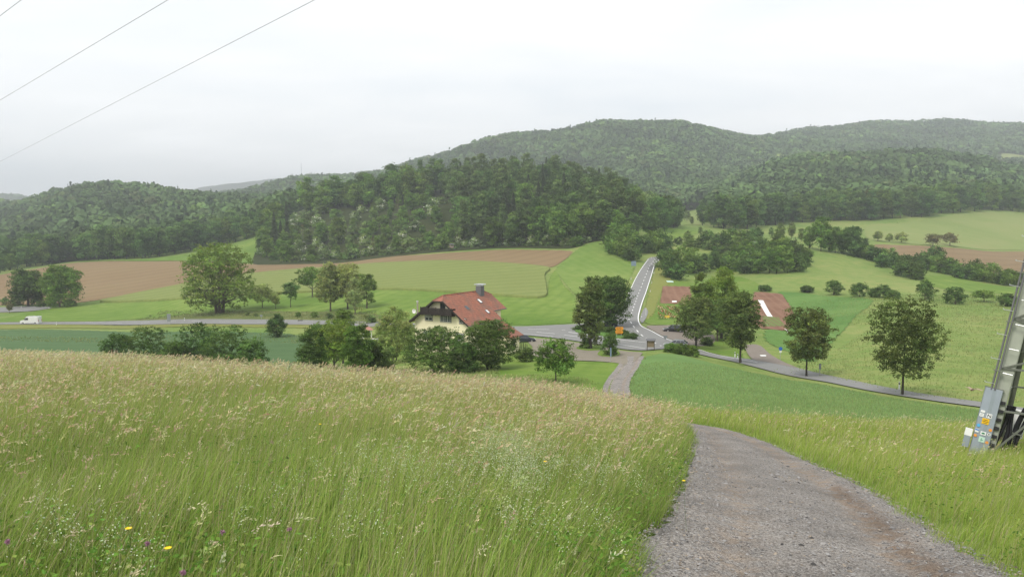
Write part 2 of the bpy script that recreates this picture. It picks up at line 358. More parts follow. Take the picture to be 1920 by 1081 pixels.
m_lawn = ground_mat('short lawn', [s_(92,126,42), s_(116,144,58), s_(134,142,78)], (.08, .6, 4), bump=.7, bdist=.12)
m_far = ground_mat('far pasture', [s_(122,140,76), s_(140,154,88), s_(148,148,98)], (.01, .06, .8), bump=.3, bdist=.3)
m_asph = ground_mat('asphalt', [s_(134,134,132), s_(156,156,153), s_(120,119,116)], (.06, .7, 12), bump=.15, bdist=.02, rough=.85)
m_park = ground_mat('old asphalt', [s_(134,124,114), s_(156,147,138), s_(120,110,100)], (.15, 1, 9), bump=.2, bdist=.02)
m_yard = ground_mat('gravel yard', [s_(134,126,110), s_(164,156,142), s_(112,108,92)], (.15, .9, 9), bump=.4, bdist=.04)
m_wood = ground_mat('woodland floor', [s_(46,58,28), s_(64,76,36), s_(74,74,44)], (.05, .4, 3), bump=.8, bdist=.4)
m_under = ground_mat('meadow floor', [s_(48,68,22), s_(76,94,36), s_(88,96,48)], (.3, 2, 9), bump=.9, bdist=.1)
m_paint = plain('road paint', (.74, .74, .72), .6, var=.08)
# base sheet: a fan of cells from behind the camera to the horizon, kinds of cover mixed by a soft mask for woodland floor
def base_terrain():
    nv, ny = 620, 620
    vs = np.linspace(-1.5, 1.5, nv); yy = np.exp(np.linspace(math.log(9), math.log(5400), ny))
    VV, YY = np.meshgrid(vs, yy); X = (VV*YY).ravel(); Y = YY.ravel()-20; Z = hgt(X, Y); near = (Y < 75) & (np.abs(X) < 40); Z[near] -= .22*inside(TRACK_POLY, X[near], Y[near])
    idx = np.arange(nv*ny).reshape(ny, nv); f = np.stack([idx[:-1, :-1], idx[:-1, 1:], idx[1:, 1:], idx[1:, :-1]], -1).reshape(-1, 4)
    o = mobj('ground', mesh_np('ground', np.stack([X, Y, Z], 1), f, m_meadow, smooth=True)); tag(o, kind='structure')
BROWN = [(-60,522),(0,517),(75,503),(130,493),(260,491),(355,490),(480,497),(660,487),(800,477),(940,468),(1077,469),(1066,482),(1035,503),(1000,498),(900,491),(800,490),(700,494),(600,502),(480,512),(345,534),(250,551),(140,569),(70,571),(0,573),(-60,575)]
WHEAT = [(1035,504),(1000,499),(900,492),(800,491),(700,495),(600,503),(480,513),(345,535),(250,552),(172,567),(250,566),(333,563),(430,556),(523,550),(620,546),(713,543),(813,547),(920,554),(1027,562),(1024,535),(1020,515)]
zone('meadow_strip', [(-60,600),(0,599),(60,584),(140,570),(172,567),(333,563),(523,550),(713,543),(813,547),(920,554),(1027,562),(1029,520),(1045,500),(1052,530),(1080,556),(1083,580),(1084,605),(1040,608),(978,610),(880,606),(780,601),(700,596),(600,592),(500,586),(400,586),(300,594),(230,599),(160,604),(0,606),(-60,606)], m_bright, 1)
zone('ploughed_field', BROWN, m_brown, 1.6)
zone('wheat_field', WHEAT, m_wheat, 1.0, height=.75)
zone('pasture', [(130,491),(200,487),(270,486),(330,479),(400,466),(450,455),(500,442),(505,455),(497,468),(480,480),(472,495),(355,489),(260,490)], m_bright, 1.2)
zone('pasture', [(1079,470),(1100,458),(1138,450),(1150,470),(1180,490),(1195,492),(1180,525),(1160,545),(1130,560),(1100,565),(1070,545),(1048,515),(1040,503),(1068,483)], ground_mat('upper pasture', [s_(98,128,52), s_(122,148,66), s_(140,152,84)], (.04,.3,3), stripe=[(-12, 4, .25, s_(136,152,84))], bump=.5), 1.2)
zone('pasture', [(1200,447),(1215,437),(1250,427),(1290,430),(1318,437),(1280,446),(1240,452)], m_bright, 1.2)
zone('crop_field', [('d',-80,215),('d',0,215),('d',150,212),('d',300,195),('d',450,187),('d',560,182),('d',600,160),('d',575,128),('d',500,110),('d',300,100),('d',0,95),('d',-80,95)], m_cropd, 1.2, height=.0)
CROP_R = [(1205,672),(1230,664),(1265,664),(1310,674),(1385,694),(1440,704),(1512,717),(1600,733),(1690,749),(1780,762),(1870,774),(1960,784),(2050,800),(1960,802),(1850,797),(1700,790),(1560,784),(1440,780),(1370,776),(1300,770),(1255,760),(1215,752),(1186,744),(1180,728),(1188,704)]
zone('crop_field', CROP_R, m_crop, 1.4, height=.0, cell=1.2)
zone('clover_field', [(1455,547),(1500,549),(1560,556),(1640,560),(1630,575),(1605,590),(1590,610),(1560,640),(1530,680),(1500,676),(1490,664),(1433,640),(1434,616),(1478,622),(1492,594),(1468,552)], m_clover, 1.3)
zone('meadow_strip', [(1400,690),(1392,668),(1380,640),(1400,620),(1345,640),(1310,640),(1290,650),(1300,658),(1330,660),(1360,668)], m_lawn, 1.5)
zone('verge', [(1212,608),(1205,598),(1210,580),(1222,545),(1228,515),(1240,500),(1262,520),(1300,525),(1380,515),(1430,535),(1420,545),(1330,600),(1320,612),(1245,610)], m_lawn, 1.3)
zone('verge', [(1218,540),(1228,505),(1240,492),(1256,524),(1268,528),(1250,534),(1240,545),(1232,570),(1226,590),(1210,602),(1206,596),(1210,575)], m_yellow, 1.7)
zone('garden_plot', [(1243,537),(1293,538),(1300,572),(1237,569)], m_red, 2.2, sm=0)
zone('garden_plot', [(1415,548),(1440,549),(1466,552),(1480,572),(1492,594),(1484,612),(1474,621),(1428,616),(1400,600)], m_red, 2.2, sm=0)
zone('vegetable_bed', [(1428,593),(1460,596),(1472,612),(1437,613)], ground_mat('vegetable rows', [s_(96,120,62), s_(130,150,84), s_(118,92,70)], (.2,1,4), stripe=[(8, 1.5, .75, s_(128,100,76))]), 2.8, sm=0)
zone('lawn', [(1180,660),(1178,690),(1150,735),(1100,745),(1000,735),(930,720),(935,690),(955,668),(985,660),(1005,672),(1060,678),(1110,678),(1152,680)], m_bright, 1.3)
zone('lawn', [('d',740,120),('d',600,118),('d',560,130),('d',560,165),('d',700,168),('d',780,150)], m_lawn, 1.2)
zone('verge', [(-60,617),(0,617),(160,615),(300,614),(450,614),(560,614),(700,619),(720,612),(600,609),(500,608),(300,608),(160,608),(0,609),(-60,609)], m_yellow, 1.4)
zone('verge', [(0,604),(160,602),(300,596),(400,586),(500,583),(620,584),(720,590),(740,600),(700,606),(600,602),(400,601),(300,602),(160,606),(0,607)], ground_mat('rough verge', [s_(86,104,50), s_(118,128,70), s_(136,132,84)], (.1,.6,4), bump=.8, bdist=.3), 1.5)
zone('ploughed_field', [(1633,458),(1700,461),(1800,466),(1916,471),(2000,475),(2000,545),(1900,520),(1830,505),(1766,497),(1700,482),(1633,467)], m_brown, 1.5)
zone('pasture', [(1620,421),(1680,419),(1740,412),(1790,403),(1850,396),(1930,400),(2000,410),(2000,472),(1916,468),(1800,463),(1700,459),(1625,450)], m_far, 1.1)
zone('pasture', [(1276,386),(1310,380),(1358,374),(1345,386),(1328,398),(1325,418),(1300,424),(1285,410)], m_far, 1.2)
zone('pasture', [(1730,535),(1725,515),(1780,518),(1840,530),(1900,541),(1920,545),(1900,552),(1800,546)], m_bright, 1.3)
# woodland floors
WOOD_C = [(468,497),(520,497),(600,495),(700,486),(800,474),(900,467),(1000,465),(1075,467),(1100,456),(1140,450),(1180,452),(1230,445),(1285,420),(1280,395),(1240,372),('d',1200,600),('d',1000,600),('d',800,590),('d',640,600),('d',540,590),(498,440),(480,470)]
zone('woodland_floor', [(468,497),(520,497),(600,495),(700,486),(800,474),(900,467),(1000,465),(1075,467),(1100,456),(1140,450),(1165,455),('d',1190,440),('d',1260,470),('d',1280,560),('d',1200,620),('d',1000,640),('d',800,620),('d',640,620),('d',560,600),('d',500,590),('d',480,470)], m_wood, 1.8)
# ------------------------------------------------------------------ roads
ROAD = [(1216,484),(1206,498),(1193,520),(1180,548),(1168,575),(1152,594),(1130,603),(1090,608),(1040,610),(978,613),(900,612),(800,609),(700,604),(590,600),(400,600),(300,600.5),(230,602),(160,604),(60,605),(-60,606),(-60,609),(60,609),(160,609),(230,609.5),(400,609.5),(590,608.5),(700,613),(800,619),(900,624),(980,628),(1040,634),(1120,646),(1170,656),(1209,658),(1240,655),(1262,657),(1310,664),(1360,675),(1420,690),(1500,708),(1600,728),(1700,744),(1850,765),(1960,778),(1960,770),(1850,755),(1700,734),(1620,719),(1530,699),(1480,686),(1440,678),(1360,669),(1310,656),(1262,640),(1225,622),(1203,612),(1198,603),(1199,590),(1207,562),(1217,530),(1224,505),(1234,490),(1242,485),(1230,482)]
zone('road', ROAD, m_asph, 2.6, sm=2, cell=.55)
zone('parking_area', [(1207,611),(1240,611),(1290,611),(1330,618),(1345,640),(1318,650),(1290,648),(1262,639),(1225,621)], m_park, 2.2, cell=.7)
zone('side_road', [(1395,648),(1415,646),(1428,650),(1442,664),(1470,680),(1500,692),(1480,688),(1440,680),(1412,676),(1402,665)], m_park, 2.9, sm=1, cell=.7)
zone('gravel_yard', [(985,633),(1040,637),(1120,649),(1170,659),(1207,661),(1200,668),(1185,684),(1170,684),(1152,680),(1110,677),(1060,676),(1010,671),(992,664),(1000,652),(992,644)], m_yard, 2.2, cell=.7)
zone('road', [(-60,576),(0,577),(50,574),(92,576),(100,578),(60,584),(0,586),(-60,588)], m_asph, 2.0, cell=.6)
zone('asphalt_patch', [(1217,499),(1229,499),(1226,508),(1214,508)], plain('dark asphalt patch', s_(112,112,111), .9), 3.1, sm=0)
zone('layby', [(1199,600),(1204,585),(1210,576),(1216,584),(1212,596),(1204,608)], m_asph, 2.2, sm=1)
# gravel track: left and right edges, nearest first
TL = [(.45,-8),(.6,-2),(.75,3)]; TR = [(4.6,-8),(4.3,-2),(4.2,3)]
for l, r in [((1205,1062),(1845,1062)),((1246,1000),(1748,1000)),((1272,955),(1680,955)),((1290,905),(1595,905)),((1300,862),(1503,862)),((1303,832),(1440,832)),((1297,808),(1365,808))]:
    a, b = G(*l), G(*r); TL.append((a.x, a.y)); TR.append((b.x, b.y))
for l, r, d in [(1222,1292,30),(1170,1232,38),(1135,1192,48),(1122,1176,58),(1124,1176,67)]:
    a, b = D(l, d), D(r, d); TL.append((a.x, a.y)); TR.append((b.x, b.y))
for l, r in [((1129,738),(1180,738)),((1133,722),(1178,722)),((1143,706),(1184,706)),((1156,690),(1196,690)),((1162,680),(1201,680)),((1160,668),(1206,668))]:
    a, b = G(*l), G(*r); TL.append((a.x, a.y)); TR.append((b.x, b.y))
def track_mat():
    m, nt, n, l, b = new_mat('crushed stone track'); tc = N(n, 'ShaderNodeTexCoord')
    def vor(s, feat='F1'):
        v = N(n, 'ShaderNodeTexVoronoi'); v.inputs['Scale'].default_value = s; l.new(tc.outputs['Object'], v.inputs['Vector']); return v
    def noi(s, d=5):
        v = N(n, 'ShaderNodeTexNoise'); v.inputs['Scale'].default_value = s; v.inputs['Detail'].default_value = d; l.new(tc.outputs['Object'], v.inputs['Vector']); return v
    v1, v2 = vor(52), vor(95); big, mid, fine = noi(.9), noi(5), noi(40, 8)
    bw = N(n, 'ShaderNodeSeparateColor'); l.new(v1.outputs['Color'], bw.inputs[0])
    r = N(n, 'ShaderNodeValToRGB'); c = r.color_ramp; l.new(bw.outputs[0], r.inputs[0])
    c.elements[0].position = 0; c.elements[0].color = rgba(s_(112,108,104)); c.elements[1].position = 1; c.elements[1].color = rgba(s_(186,181,176)); e = c.elements.new(.5); e.color = rgba(s_(157,151,146))
    dirt = N(n, 'ShaderNodeMixRGB'); dirt.inputs[2].default_value = rgba(s_(166,148,130)); l.new(r.outputs[0], dirt.inputs[1])
    at = N(n, 'ShaderNodeAttribute', attribute_name='tone'); sp = N(n, 'ShaderNodeSeparateColor'); l.new(at.outputs['Color'], sp.inputs[0])
    dm = N(n, 'ShaderNodeMath', operation='MULTIPLY'); mr = N(n, 'ShaderNodeMapRange'); mr.inputs['From Min'].default_value = .38; mr.inputs['From Max'].default_value = .62; l.new(mid.outputs[0], mr.inputs[0])
    l.new(mr.outputs[0], dm.inputs[0]); l.new(sp.outputs[0], dm.inputs[1]); l.new(dm.outputs[0], dirt.inputs[0])
    mul = N(n, 'ShaderNodeMixRGB', blend_type='MULTIPLY'); mul.inputs[0].default_value = 1; mr2 = N(n, 'ShaderNodeMapRange'); mr2.inputs['From Min'].default_value = .3; mr2.inputs['From Max'].default_value = .7; mr2.inputs['To Min'].default_value = .78; mr2.inputs['To Max'].default_value = 1.2
    l.new(big.outputs[0], mr2.inputs[0]); l.new(dirt.outputs[0], mul.inputs[1]); l.new(mr2.outputs[0], mul.inputs[2])
    mul2 = N(n, 'ShaderNodeMixRGB', blend_type='MULTIPLY'); mul2.inputs[0].default_value = 1; mr3 = N(n, 'ShaderNodeMapRange'); mr3.inputs['From Min'].default_value = .3; mr3.inputs['From Max'].default_value = .7; mr3.inputs['To Min'].default_value = .8; mr3.inputs['To Max'].default_value = 1.2
    l.new(fine.outputs[0], mr3.inputs[0]); l.new(mul.outputs[0], mul2.inputs[1]); l.new(mr3.outputs[0], mul2.inputs[2])
    l.new(mul2.outputs[0], b.inputs['Base Color']); b.inputs['Roughness'].default_value = .9; b.inputs['Specular IOR Level'].default_value = .2
    d2 = N(n, 'ShaderNodeMixRGB'); d2.inputs[2].default_value = rgba(s_(118,98,82)); g2 = N(n, 'ShaderNodeMath', operation='MULTIPLY'); l.new(sp.outputs[1], g2.inputs[0]); mr4 = N(n, 'ShaderNodeMapRange'); mr4.inputs['From Min'].default_value = .3; mr4.inputs['From Max'].default_value = .55; l.new(mid.outputs[0], mr4.inputs[0]); l.new(mr4.outputs[0], g2.inputs[1]); l.new(g2.outputs[0], d2.inputs[0]); l.new(mul2.outputs[0], d2.inputs[1]); l.new(d2.outputs[0], b.inputs['Base Color'])
    b1 = N(n, 'ShaderNodeBump'); b1.inputs['Strength'].default_value = .9; b1.inputs['Distance'].default_value = .03; b1.invert = True; l.new(v1.outputs['Distance'], b1.inputs['Height'])
    b2 = N(n, 'ShaderNodeBump'); b2.inputs['Strength'].default_value = .8; b2.inputs['Distance'].default_value = .02; l.new(fine.outputs[0], b2.inputs['Height']); l.new(b1.outputs[0], b2.inputs['Normal'])
    l.new(b2.outputs[0], b.inputs['Normal']); return m
m_track = track_mat()
def build_track():
    L = catmull([(p[0], p[1], 0) for p in TL], 14); Q = catmull([(p[0], p[1], 0) for p in TR], 14); K = 26; X = []; Y = []; T = []; n = len(L)
    for j, (a, b) in enumerate(zip(L, Q)):
        for k in range(K+1):
            t = k/K
            wl_ = .10*math.sin(j*1.7)+.06*math.sin(j*.9+1) if a.y < 60 else 0
            p = a.lerp(b, t); 
            if k == 0: p = p+(a-b).normalized()*(.25+wl_)
            if k == K: p = p+(b-a).normalized()*(.2+wl_)
            X.append(p.x); Y.append(p.y); T.append(t)
    X, Y, T = np.array(X), np.array(Y), np.array(T)
    rut = -.045*np.exp(-((T-.24)/.09)**2)-.055*np.exp(-((T-.76)/.08)**2)+.03*np.exp(-((T-.5)/.12)**2)
    rng = np.random.default_rng(3)
    Z = hgt(X, Y)+.05+.0006*np.maximum(Y, 0)+rut+rng.normal(0, .006, len(X)); Z[(T == 0) | (T == 1)] -= .07
    tread = (np.exp(-((T-.83)/.05)**2)*(Y < 16)*.02*np.sin(np.arange(len(T))//(K+1)*2.1)); Z = Z+tread; dirt = .55*np.exp(-((T-.24)/.08)**2)+.95*np.exp(-((T-.80)/.07)**2)+.1
    idx = np.arange(n*(K+1)).reshape(n, K+1); f = np.stack([idx[:-1, :-1], idx[:-1, 1:], idx[1:, 1:], idx[1:, :-1]], -1).reshape(-1, 4)
    o = mobj('gravel_track', mesh_np('gravel_track', np.stack([X, Y, Z], 1), f, m_track, np.stack([dirt, .55*np.exp(-((T-.83)/.05)**2)*(Y < 14), dirt], 1), smooth=True)); tag(o, kind='structure')
    return [(p.x, p.y) for p in L], [(p.x, p.y) for p in Q]
TRL, TRR = build_track()
TRACK_POLY = TRL+TRR[::-1]
base_terrain()
# ------------------------------------------------------------------ painted markings (structure)
def paint(pts, w, dash=None, name='road_marking'): tag(line_strip([G(*p) for p in pts], w, m_paint, name, dash=dash), kind='structure')
paint([(1238,487),(1228,496),(1222,515),(1214,540),(1205,565),(1198,588),(1197,602),(1203,613),(1222,622),(1262,641),(1312,657),(1360,670),(1420,681)], .28)
paint([(1216,487),(1204,503),(1190,527),(1178,552)], .22)
paint([(1229,487),(1220,497),(1213,512),(1206,530),(1198,550),(1190,572),(1182,594)], .2, (2.6, 4.2))
paint([(1178,597),(1190,616),(1212,636),(1240,650)], .25, (3.2, 4))
paint([(982,628),(1010,630),(1037,632.5)], .25)
paint([(1066,624),(1110,630),(1160,637.5),(1211,643.5)], .28)
paint([(1006,624),(1040,627),(1075,631.5),(1110,636)], .22, (5, 3))
paint([(990,618.5),(1030,619),(1060,620)], .2, (5, 3))
paint([(1120,640),(1170,648),(1210,655)], .2)
paint([(160,605.4),(300,604.5),(420,604.2),(590,604)], .14, (4, 8))
# ------------------------------------------------------------------ trees and shrubs
LM = {k: leaf_mat('leaves '+k, tuple(v*q for v, q in zip(c, (1.16, 1.12, 1.05))), t+.03) for k, c, t in [
 ('mid', (.130,.220,.050), .38), ('dark', (.092,.165,.046), .3), ('light', (.16,.225,.05), .4), ('olive', (.25,.31,.105), .4),
 ('lime', (.155,.235,.045), .4), ('conifer', (.062,.090,.042), .15), ('larch', (.108,.168,.058), .25), ('shrub', (.175,.26,.09), .35),
 ('maple', (.108,.150,.046), .3), ('hedge', (.088,.148,.042), .35), ('grey', (.20,.25,.10), .3), ('bronze', (.150,.150,.062), .25)]}
m_bark = plain('bark', (.085, .070, .052), .95, var=.4, scale=6, bump=.6)
m_barkd = plain('dark bark', (.045, .038, .030), .95, var=.4, scale=6, bump=.6)
m_dead = plain('dead wood', (.17, .14, .12), .95, var=.3, scale=5)
PROF = {'round': lambda t: math.sqrt(max(0, 1-(2*t-1)**2))**.8, 'dome': lambda t: math.sqrt(max(0, 1-((t-.32)/.70)**2)) if t > .32 else math.sqrt(max(0, 1-((.32-t)/.42)**2)),
 'oval': lambda t: math.sin(math.pi*min(1, max(0, t)))**.55, 'cone': lambda t: (1-t)**.75*min(1, .55+3*t), 'egg': lambda t: (math.sin(math.pi*(t**.7)))**.7, 'vase': lambda t: min(1, .35+1.1*t)*math.sqrt(max(0, 1-max(0, (t-.55)/.47)**2)), 'column': lambda t: min(1, .7+t)*math.sqrt(max(0, 1-max(0, (t-.6)/.42)**2))}
def make_lumps(rng, H, W, base, shape, nl, rough=.2):
    L = []; P = PROF[shape]; Hc = H-base
    nl = int(nl*.8)
    for i in range(nl):
        t = (i+.5)/nl*.94+.02+rng.uniform(-.04, .04); t = min(max(t, .02), .98); th = i*2.39996+rng.uniform(-.5, .5)
        R0 = P(t)*W/2; k = rng.uniform(.45, .8)*(1+rng.uniform(-rough, rough)); r = W*rng.uniform(.12, .21)*(.55+.45*P(t)); r = max(r, .06*W)
        rr = max(0, R0-r*.75)*(.55+.55*k) if R0 > r else 0
        if rng.random() < .3: rr = rr*rng.uniform(1.02, 1.16); r *= .62
        rz_ = min(r*.85, Hc*.22); L.append((math.cos(th)*rr, math.sin(th)*rr, min(base+Hc*t, H-rz_*1.02), r*1.1, r*1.1, rz_))
    for i in range(max(3, nl//5)):
        t = rng.uniform(.15, .8); th = rng.uniform(0, 6.28); R0 = P(t)*W/2*.3; r = P(t)*W*.22+.04*W
        L.append((math.cos(th)*R0, math.sin(th)*R0, base+Hc*t, r, r, min(r, Hc*.2)))
    return L
def leaf_cloud(rng, L, n, size, aspect=.62, flowers=0, tonevar=.22, bias=.35, inner=.12):
    L = np.array(L); w = L[:, 3]*L[:, 4]; w = w/w.sum(); k = rng.choice(len(L), n, p=w)
    d = rng.normal(size=(n, 3)); d[:, 2] += bias; d /= np.linalg.norm(d, axis=1)[:, None]
    rad = np.where(rng.random(n) < inner, rng.uniform(.2, .7, n), rng.uniform(.76, 1.04, n)+np.abs(rng.normal(0, .09, n)))
    # leaves sit in twig clusters: few directions per lump, a cloud of leaves round each
    nt_ = max(60, n//16); tk = rng.choice(len(L), nt_, p=w); td = rng.normal(size=(nt_, 3)); td[:, 2] += bias; td /= np.linalg.norm(td, axis=1)[:, None]
    trd = np.where(rng.random(nt_) < inner, rng.uniform(.2, .7, nt_), rng.uniform(.74, 1.04, nt_)+np.abs(rng.normal(0, .10, nt_))); ti = rng.integers(0, nt_, n); k = tk[ti]; tt_ = rng.uniform(.8, 1.2, (nt_, 1))
    d = td[ti]; P = L[k, :3]+d*L[k, 3:6]*trd[ti][:, None]+rng.normal(size=(n, 3))*size*np.array([1.5, 1.5, .9])
    keep = np.ones(n, bool)
    for j in range(len(L)):                                    # drop leaves buried deep in a neighbouring lump
        q = (((P-L[j, :3])/L[j, 3:6])**2).sum(1) < .42; keep &= ~(q & (k != j) & (rng.random(n) < .8))
    P, d, k, ti = P[keep], d[keep], k[keep], ti[keep]; n = len(P)
    nr = d*.9+rng.normal(size=(n, 3))*.55; nr[:, 2] += .25; nr /= np.linalg.norm(nr, axis=1)[:, None]
    a = np.cross(nr, rng.normal(size=(n, 3))); a /= np.linalg.norm(a, axis=1)[:, None]; b = np.cross(nr, a)
    s = size*rng.uniform(.6, 1.35, n)[:, None]
    V = np.stack([P-a*s, P-b*s*aspect+nr*s*.12, P+a*s, P+b*s*aspect+nr*s*.12], 1).reshape(-1, 3)
    F = np.arange(4*n).reshape(n, 4)
    lt = rng.uniform(1-tonevar*1.6, 1+tonevar*1.6, (len(L), 1))*np.array([1, 1, 1])*(1+rng.uniform(-.06, .06, (len(L), 3)))
    c = lt[k]*tt_[ti]*rng.uniform(.8, 1.22, (n, 1))*(1+rng.uniform(-.08, .08, (n, 3)))
    if flowers:
        fl = rng.random(len(L)) < .55; m = fl[k] & (rng.random(n) < flowers) & (d[:, 2] > -.2); c[m] = np.array([4.5, 3.2, 8.0])*rng.uniform(.7, 1, (m.sum(), 1))
    return V, F, np.repeat(c, 4, axis=0)
def tubes(rng, segs, n=6):
    V = []; F = []
    for pts, rads in segs:
        b = len(V); prev = None
        for i, (p, r) in enumerate(zip(pts, rads)):
            p = Vector(p); t = (Vector(pts[min(i+1, len(pts)-1)])-Vector(pts[max(i-1, 0)])).normalized()
            u = t.cross(Vector((0, 1, .01))).normalized(); v = t.cross(u)
            for k in range(n):
                a = 2*math.pi*k/n; q = p+(u*math.cos(a)+v*math.sin(a))*r*(1+.12*math.sin(3*a+i)); V.append(q[:])
        for i in range(len(pts)-1):
            for k in range(n): F.append((b+i*n+k, b+i*n+(k+1) % n, b+(i+1)*n+(k+1) % n, b+(i+1)*n+k))
    return np.array(V), np.array(F)
def limbs(rng, H, W, base, L, tr, stems=1, lean=0, nlimb=10, forkz=None):
    segs = []; tips = []
    for s in range(stems):
        a = rng.uniform(0, 6.28) if stems == 1 else 6.28*s/stems+.4; off = 0 if stems == 1 else tr*1.1; sp = 0 if stems == 1 else W*.10
        top = base+(H-base)*rng.uniform(.62, .8); n = 7; pts = []; rads = []
        for i in range(n):
            t = i/(n-1); j = rng.normal(0, .035*tr*8*t, 2) if 0 < i else (0, 0)
            pts.append((math.cos(a)*(off+sp*t)+j[0]+lean*t*t, math.sin(a)*(off+sp*t)+j[1], -0.3+(top+.3)*t)); rads.append(tr*(1.35 if i == 0 else 1)*(1-.85*t)/(1 if stems == 1 else 1.5))
        segs.append((pts, rads)); tips.append((pts, rads))
    ord_ = rng.permutation(len(L))[:nlimb]
    for k in ord_:
        c = L[k]; pts, rads = tips[int(rng.integers(len(tips)))]
        zt = max(base*.75, c[2]-math.hypot(c[0], c[1])*rng.uniform(.5, 1.0)); zt = max(zt, .25*base+.05*H); q = min(pts, key=lambda p: abs(p[2]-zt)); i = pts.index(q)
        if i == 0: i = 1; q = pts[1]
        r0 = rads[i]*.55; mid = (q[0]*.45+c[0]*.55, q[1]*.45+c[1]*.55, q[2]*.55+c[2]*.45+.04*H*rng.uniform(-.3, 1))
        segs.append(([q, mid, c[:3]], [r0, r0*.6, r0*.18]))
        for _ in range(2):
            e = (c[0]+rng.normal(0, c[3]*.6), c[1]+rng.normal(0, c[3]*.6), c[2]+rng.normal(.2, c[5]*.6)); segs.append(([mid, ((mid[0]+e[0])/2, (mid[1]+e[1])/2, (mid[2]+e[2])/2+.02*H), e], [r0*.4, r0*.25, r0*.08]))
    return tubes(rng, segs)
def conifer_cloud(rng, H, W, base, n, size, tone=.2):
    t = rng.random(n)**1.35; lay = (t*H*.55) % 1.0; R0 = (1-t)**.85*W/2*(.55+.5*(1-lay))+.04*W; nb = 9
    th = (np.floor(rng.random(n)*nb)+np.floor(t*H*.55)*.37)*2*np.pi/nb+rng.normal(0, .17, n); q = rng.random(n)**.6; r = R0*q*rng.uniform(.85, 1.12, n)
    z = base+(H-base)*t-r*.32+rng.normal(0, .1, n)
    P = np.stack([np.cos(th)*r, np.sin(th)*r, z], 1); o = np.stack([np.cos(th), np.sin(th), -.45+0*th], 1)+rng.normal(size=(n, 3))*.28
    o /= np.linalg.norm(o, axis=1)[:, None]; up = np.array([0, 0, 1.0])+rng.normal(size=(n, 3))*.45; b = np.cross(o, up); b /= np.linalg.norm(b, axis=1)[:, None]
    s = (size*rng.uniform(.6, 1.4, n)*(.5+.6*(1-t)))[:, None]
    V = np.stack([P-o*s, P-b*s*.5, P+o*s*1.1, P+b*s*.5], 1).reshape(-1, 3); c = rng.uniform(1-tone, 1+tone, (n, 1))*(.85+.3*q[:, None])*np.ones((1, 3))
    return V, np.arange(4*n).reshape(n, 4), np.repeat(c, 4, axis=0)
def plant(name, label, cat, loc, H, W, shape='round', leaf='mid', seed=0, n=5000, size=.2, base=None, trunk=.2, stems=1, nl=26, lean=0, group=None, bark=None, flowers=0, rough=.2, squash=1.0, extra=None, nlimb=12, tonevar=.22, inner=.12, crown='crown', off=(0,0)):
    rng = np.random.default_rng(seed+100); base = H*.18 if base is None else base
    t = thing(name, label, cat, loc, 0, group)
    L = make_lumps(rng, H, W, base, shape, nl, rough)
    L = [(x+off[0]*W, y*squash+off[1]*W, z, a, b*squash, c) for x, y, z, a, b, c in L]
    if extra: L += extra
    V, F, c = leaf_cloud(rng, L, int(n*1.9), size*.86, flowers=flowers, tonevar=tonevar, inner=inner+.14)
    zmin = .0; V[:, 2] = np.maximum(V[:, 2], zmin+.02*np.sin(V[:, 0]*9))
    mobj(crown, mesh_np(crown, V, F, LM[leaf], c), t)
    if trunk:
        V, F = limbs(rng, H, W, base, L, trunk, stems, lean, nlimb); mobj('trunk', mesh_np('trunk', V, F, bark or m_bark, smooth=True), t)
    return t
def hero(label, foot, top, wpx, name='tree', cat='tree', **kw):
    loc = D(foot[1], foot[2]) if foot[0] == 'd' else G(*foot)
    H = EYE+slope_of(top)*loc.y-loc.z; W = wpx/FPX*loc.y
    if kw.get('base') is not None: kw['base'] = H*kw['base']
    return plant(name, label, cat, loc, H, W, **kw)
V_GRP = 'fruit trees and bushes below the left road'
# left part
hero('huge round tree with several stems alone on the bright green meadow', (412,587), 456, 142, shape='dome', leaf='light', seed=1, n=15000, size=.34, base=.12, trunk=.75, stems=4, nl=60, nlimb=34, rough=.3, tonevar=.2)
hero('dark broad tree at the lower brown field edge, left one of a touching pair', (53,574), 505, 66, shape='dome', leaf='dark', seed=2, n=6500, size=.42, base=.14, trunk=.5, nl=30)
hero('rounder tree at the lower brown field edge, right one of a touching pair', (116,575), 497, 80, shape='dome', leaf='mid', seed=3, n=7500, size=.42, base=.08, trunk=.5, stems=2, nl=34)
hero('very small young tree beside the far left road bend', (18,587), 568, 10, shape='oval', leaf='bronze', seed=4, n=500, size=.25, base=.3, trunk=.08, nl=8, nlimb=4, name='young_tree')
hero('small olive fruit tree just right of the huge round tree', (492,577), 533, 46, shape='dome', leaf='olive', seed=5, n=3200, size=.2, base=.3, trunk=.16, nl=20, rough=.35)
hero('thin small olive tree close to the right of the small fruit tree', (517,579), 548, 24, shape='round', leaf='olive', seed=6, n=1400, size=.2, base=.3, trunk=.1, nl=12, rough=.35)
hero('compact dark round tree on the green meadow between two orchard trees', (545,576), 529, 33, shape='round', leaf='dark', seed=7, n=2600, size=.2, base=.28, trunk=.14, nl=16)
hero('gnarled fruit tree with an open crown reaching left over the pale crop edge', (586,558), 500, 66, shape='dome', leaf='mid', seed=8, n=3600, size=.26, base=.4, trunk=.24, nl=20, rough=.5, inner=.05)
hero('large pale olive fruit tree, left and tallest of the dense orchard clump', (620,584), 490, 62, shape='egg', leaf='olive', seed=9, n=6500, size=.24, base=.2, trunk=.26, nl=34, rough=.35)
hero('large pale olive fruit tree in the middle of the dense orchard clump', (652,580), 492, 58, shape='dome', leaf='olive', seed=10, n=5500, size=.25, base=.25, trunk=.26, nl=30, rough=.35)
hero('greener spreading tree at the right end of the dense orchard clump', (688,578), 514, 46, shape='dome', leaf='mid', seed=11, n=4200, size=.22, base=.2, trunk=.22, nl=24, rough=.35)
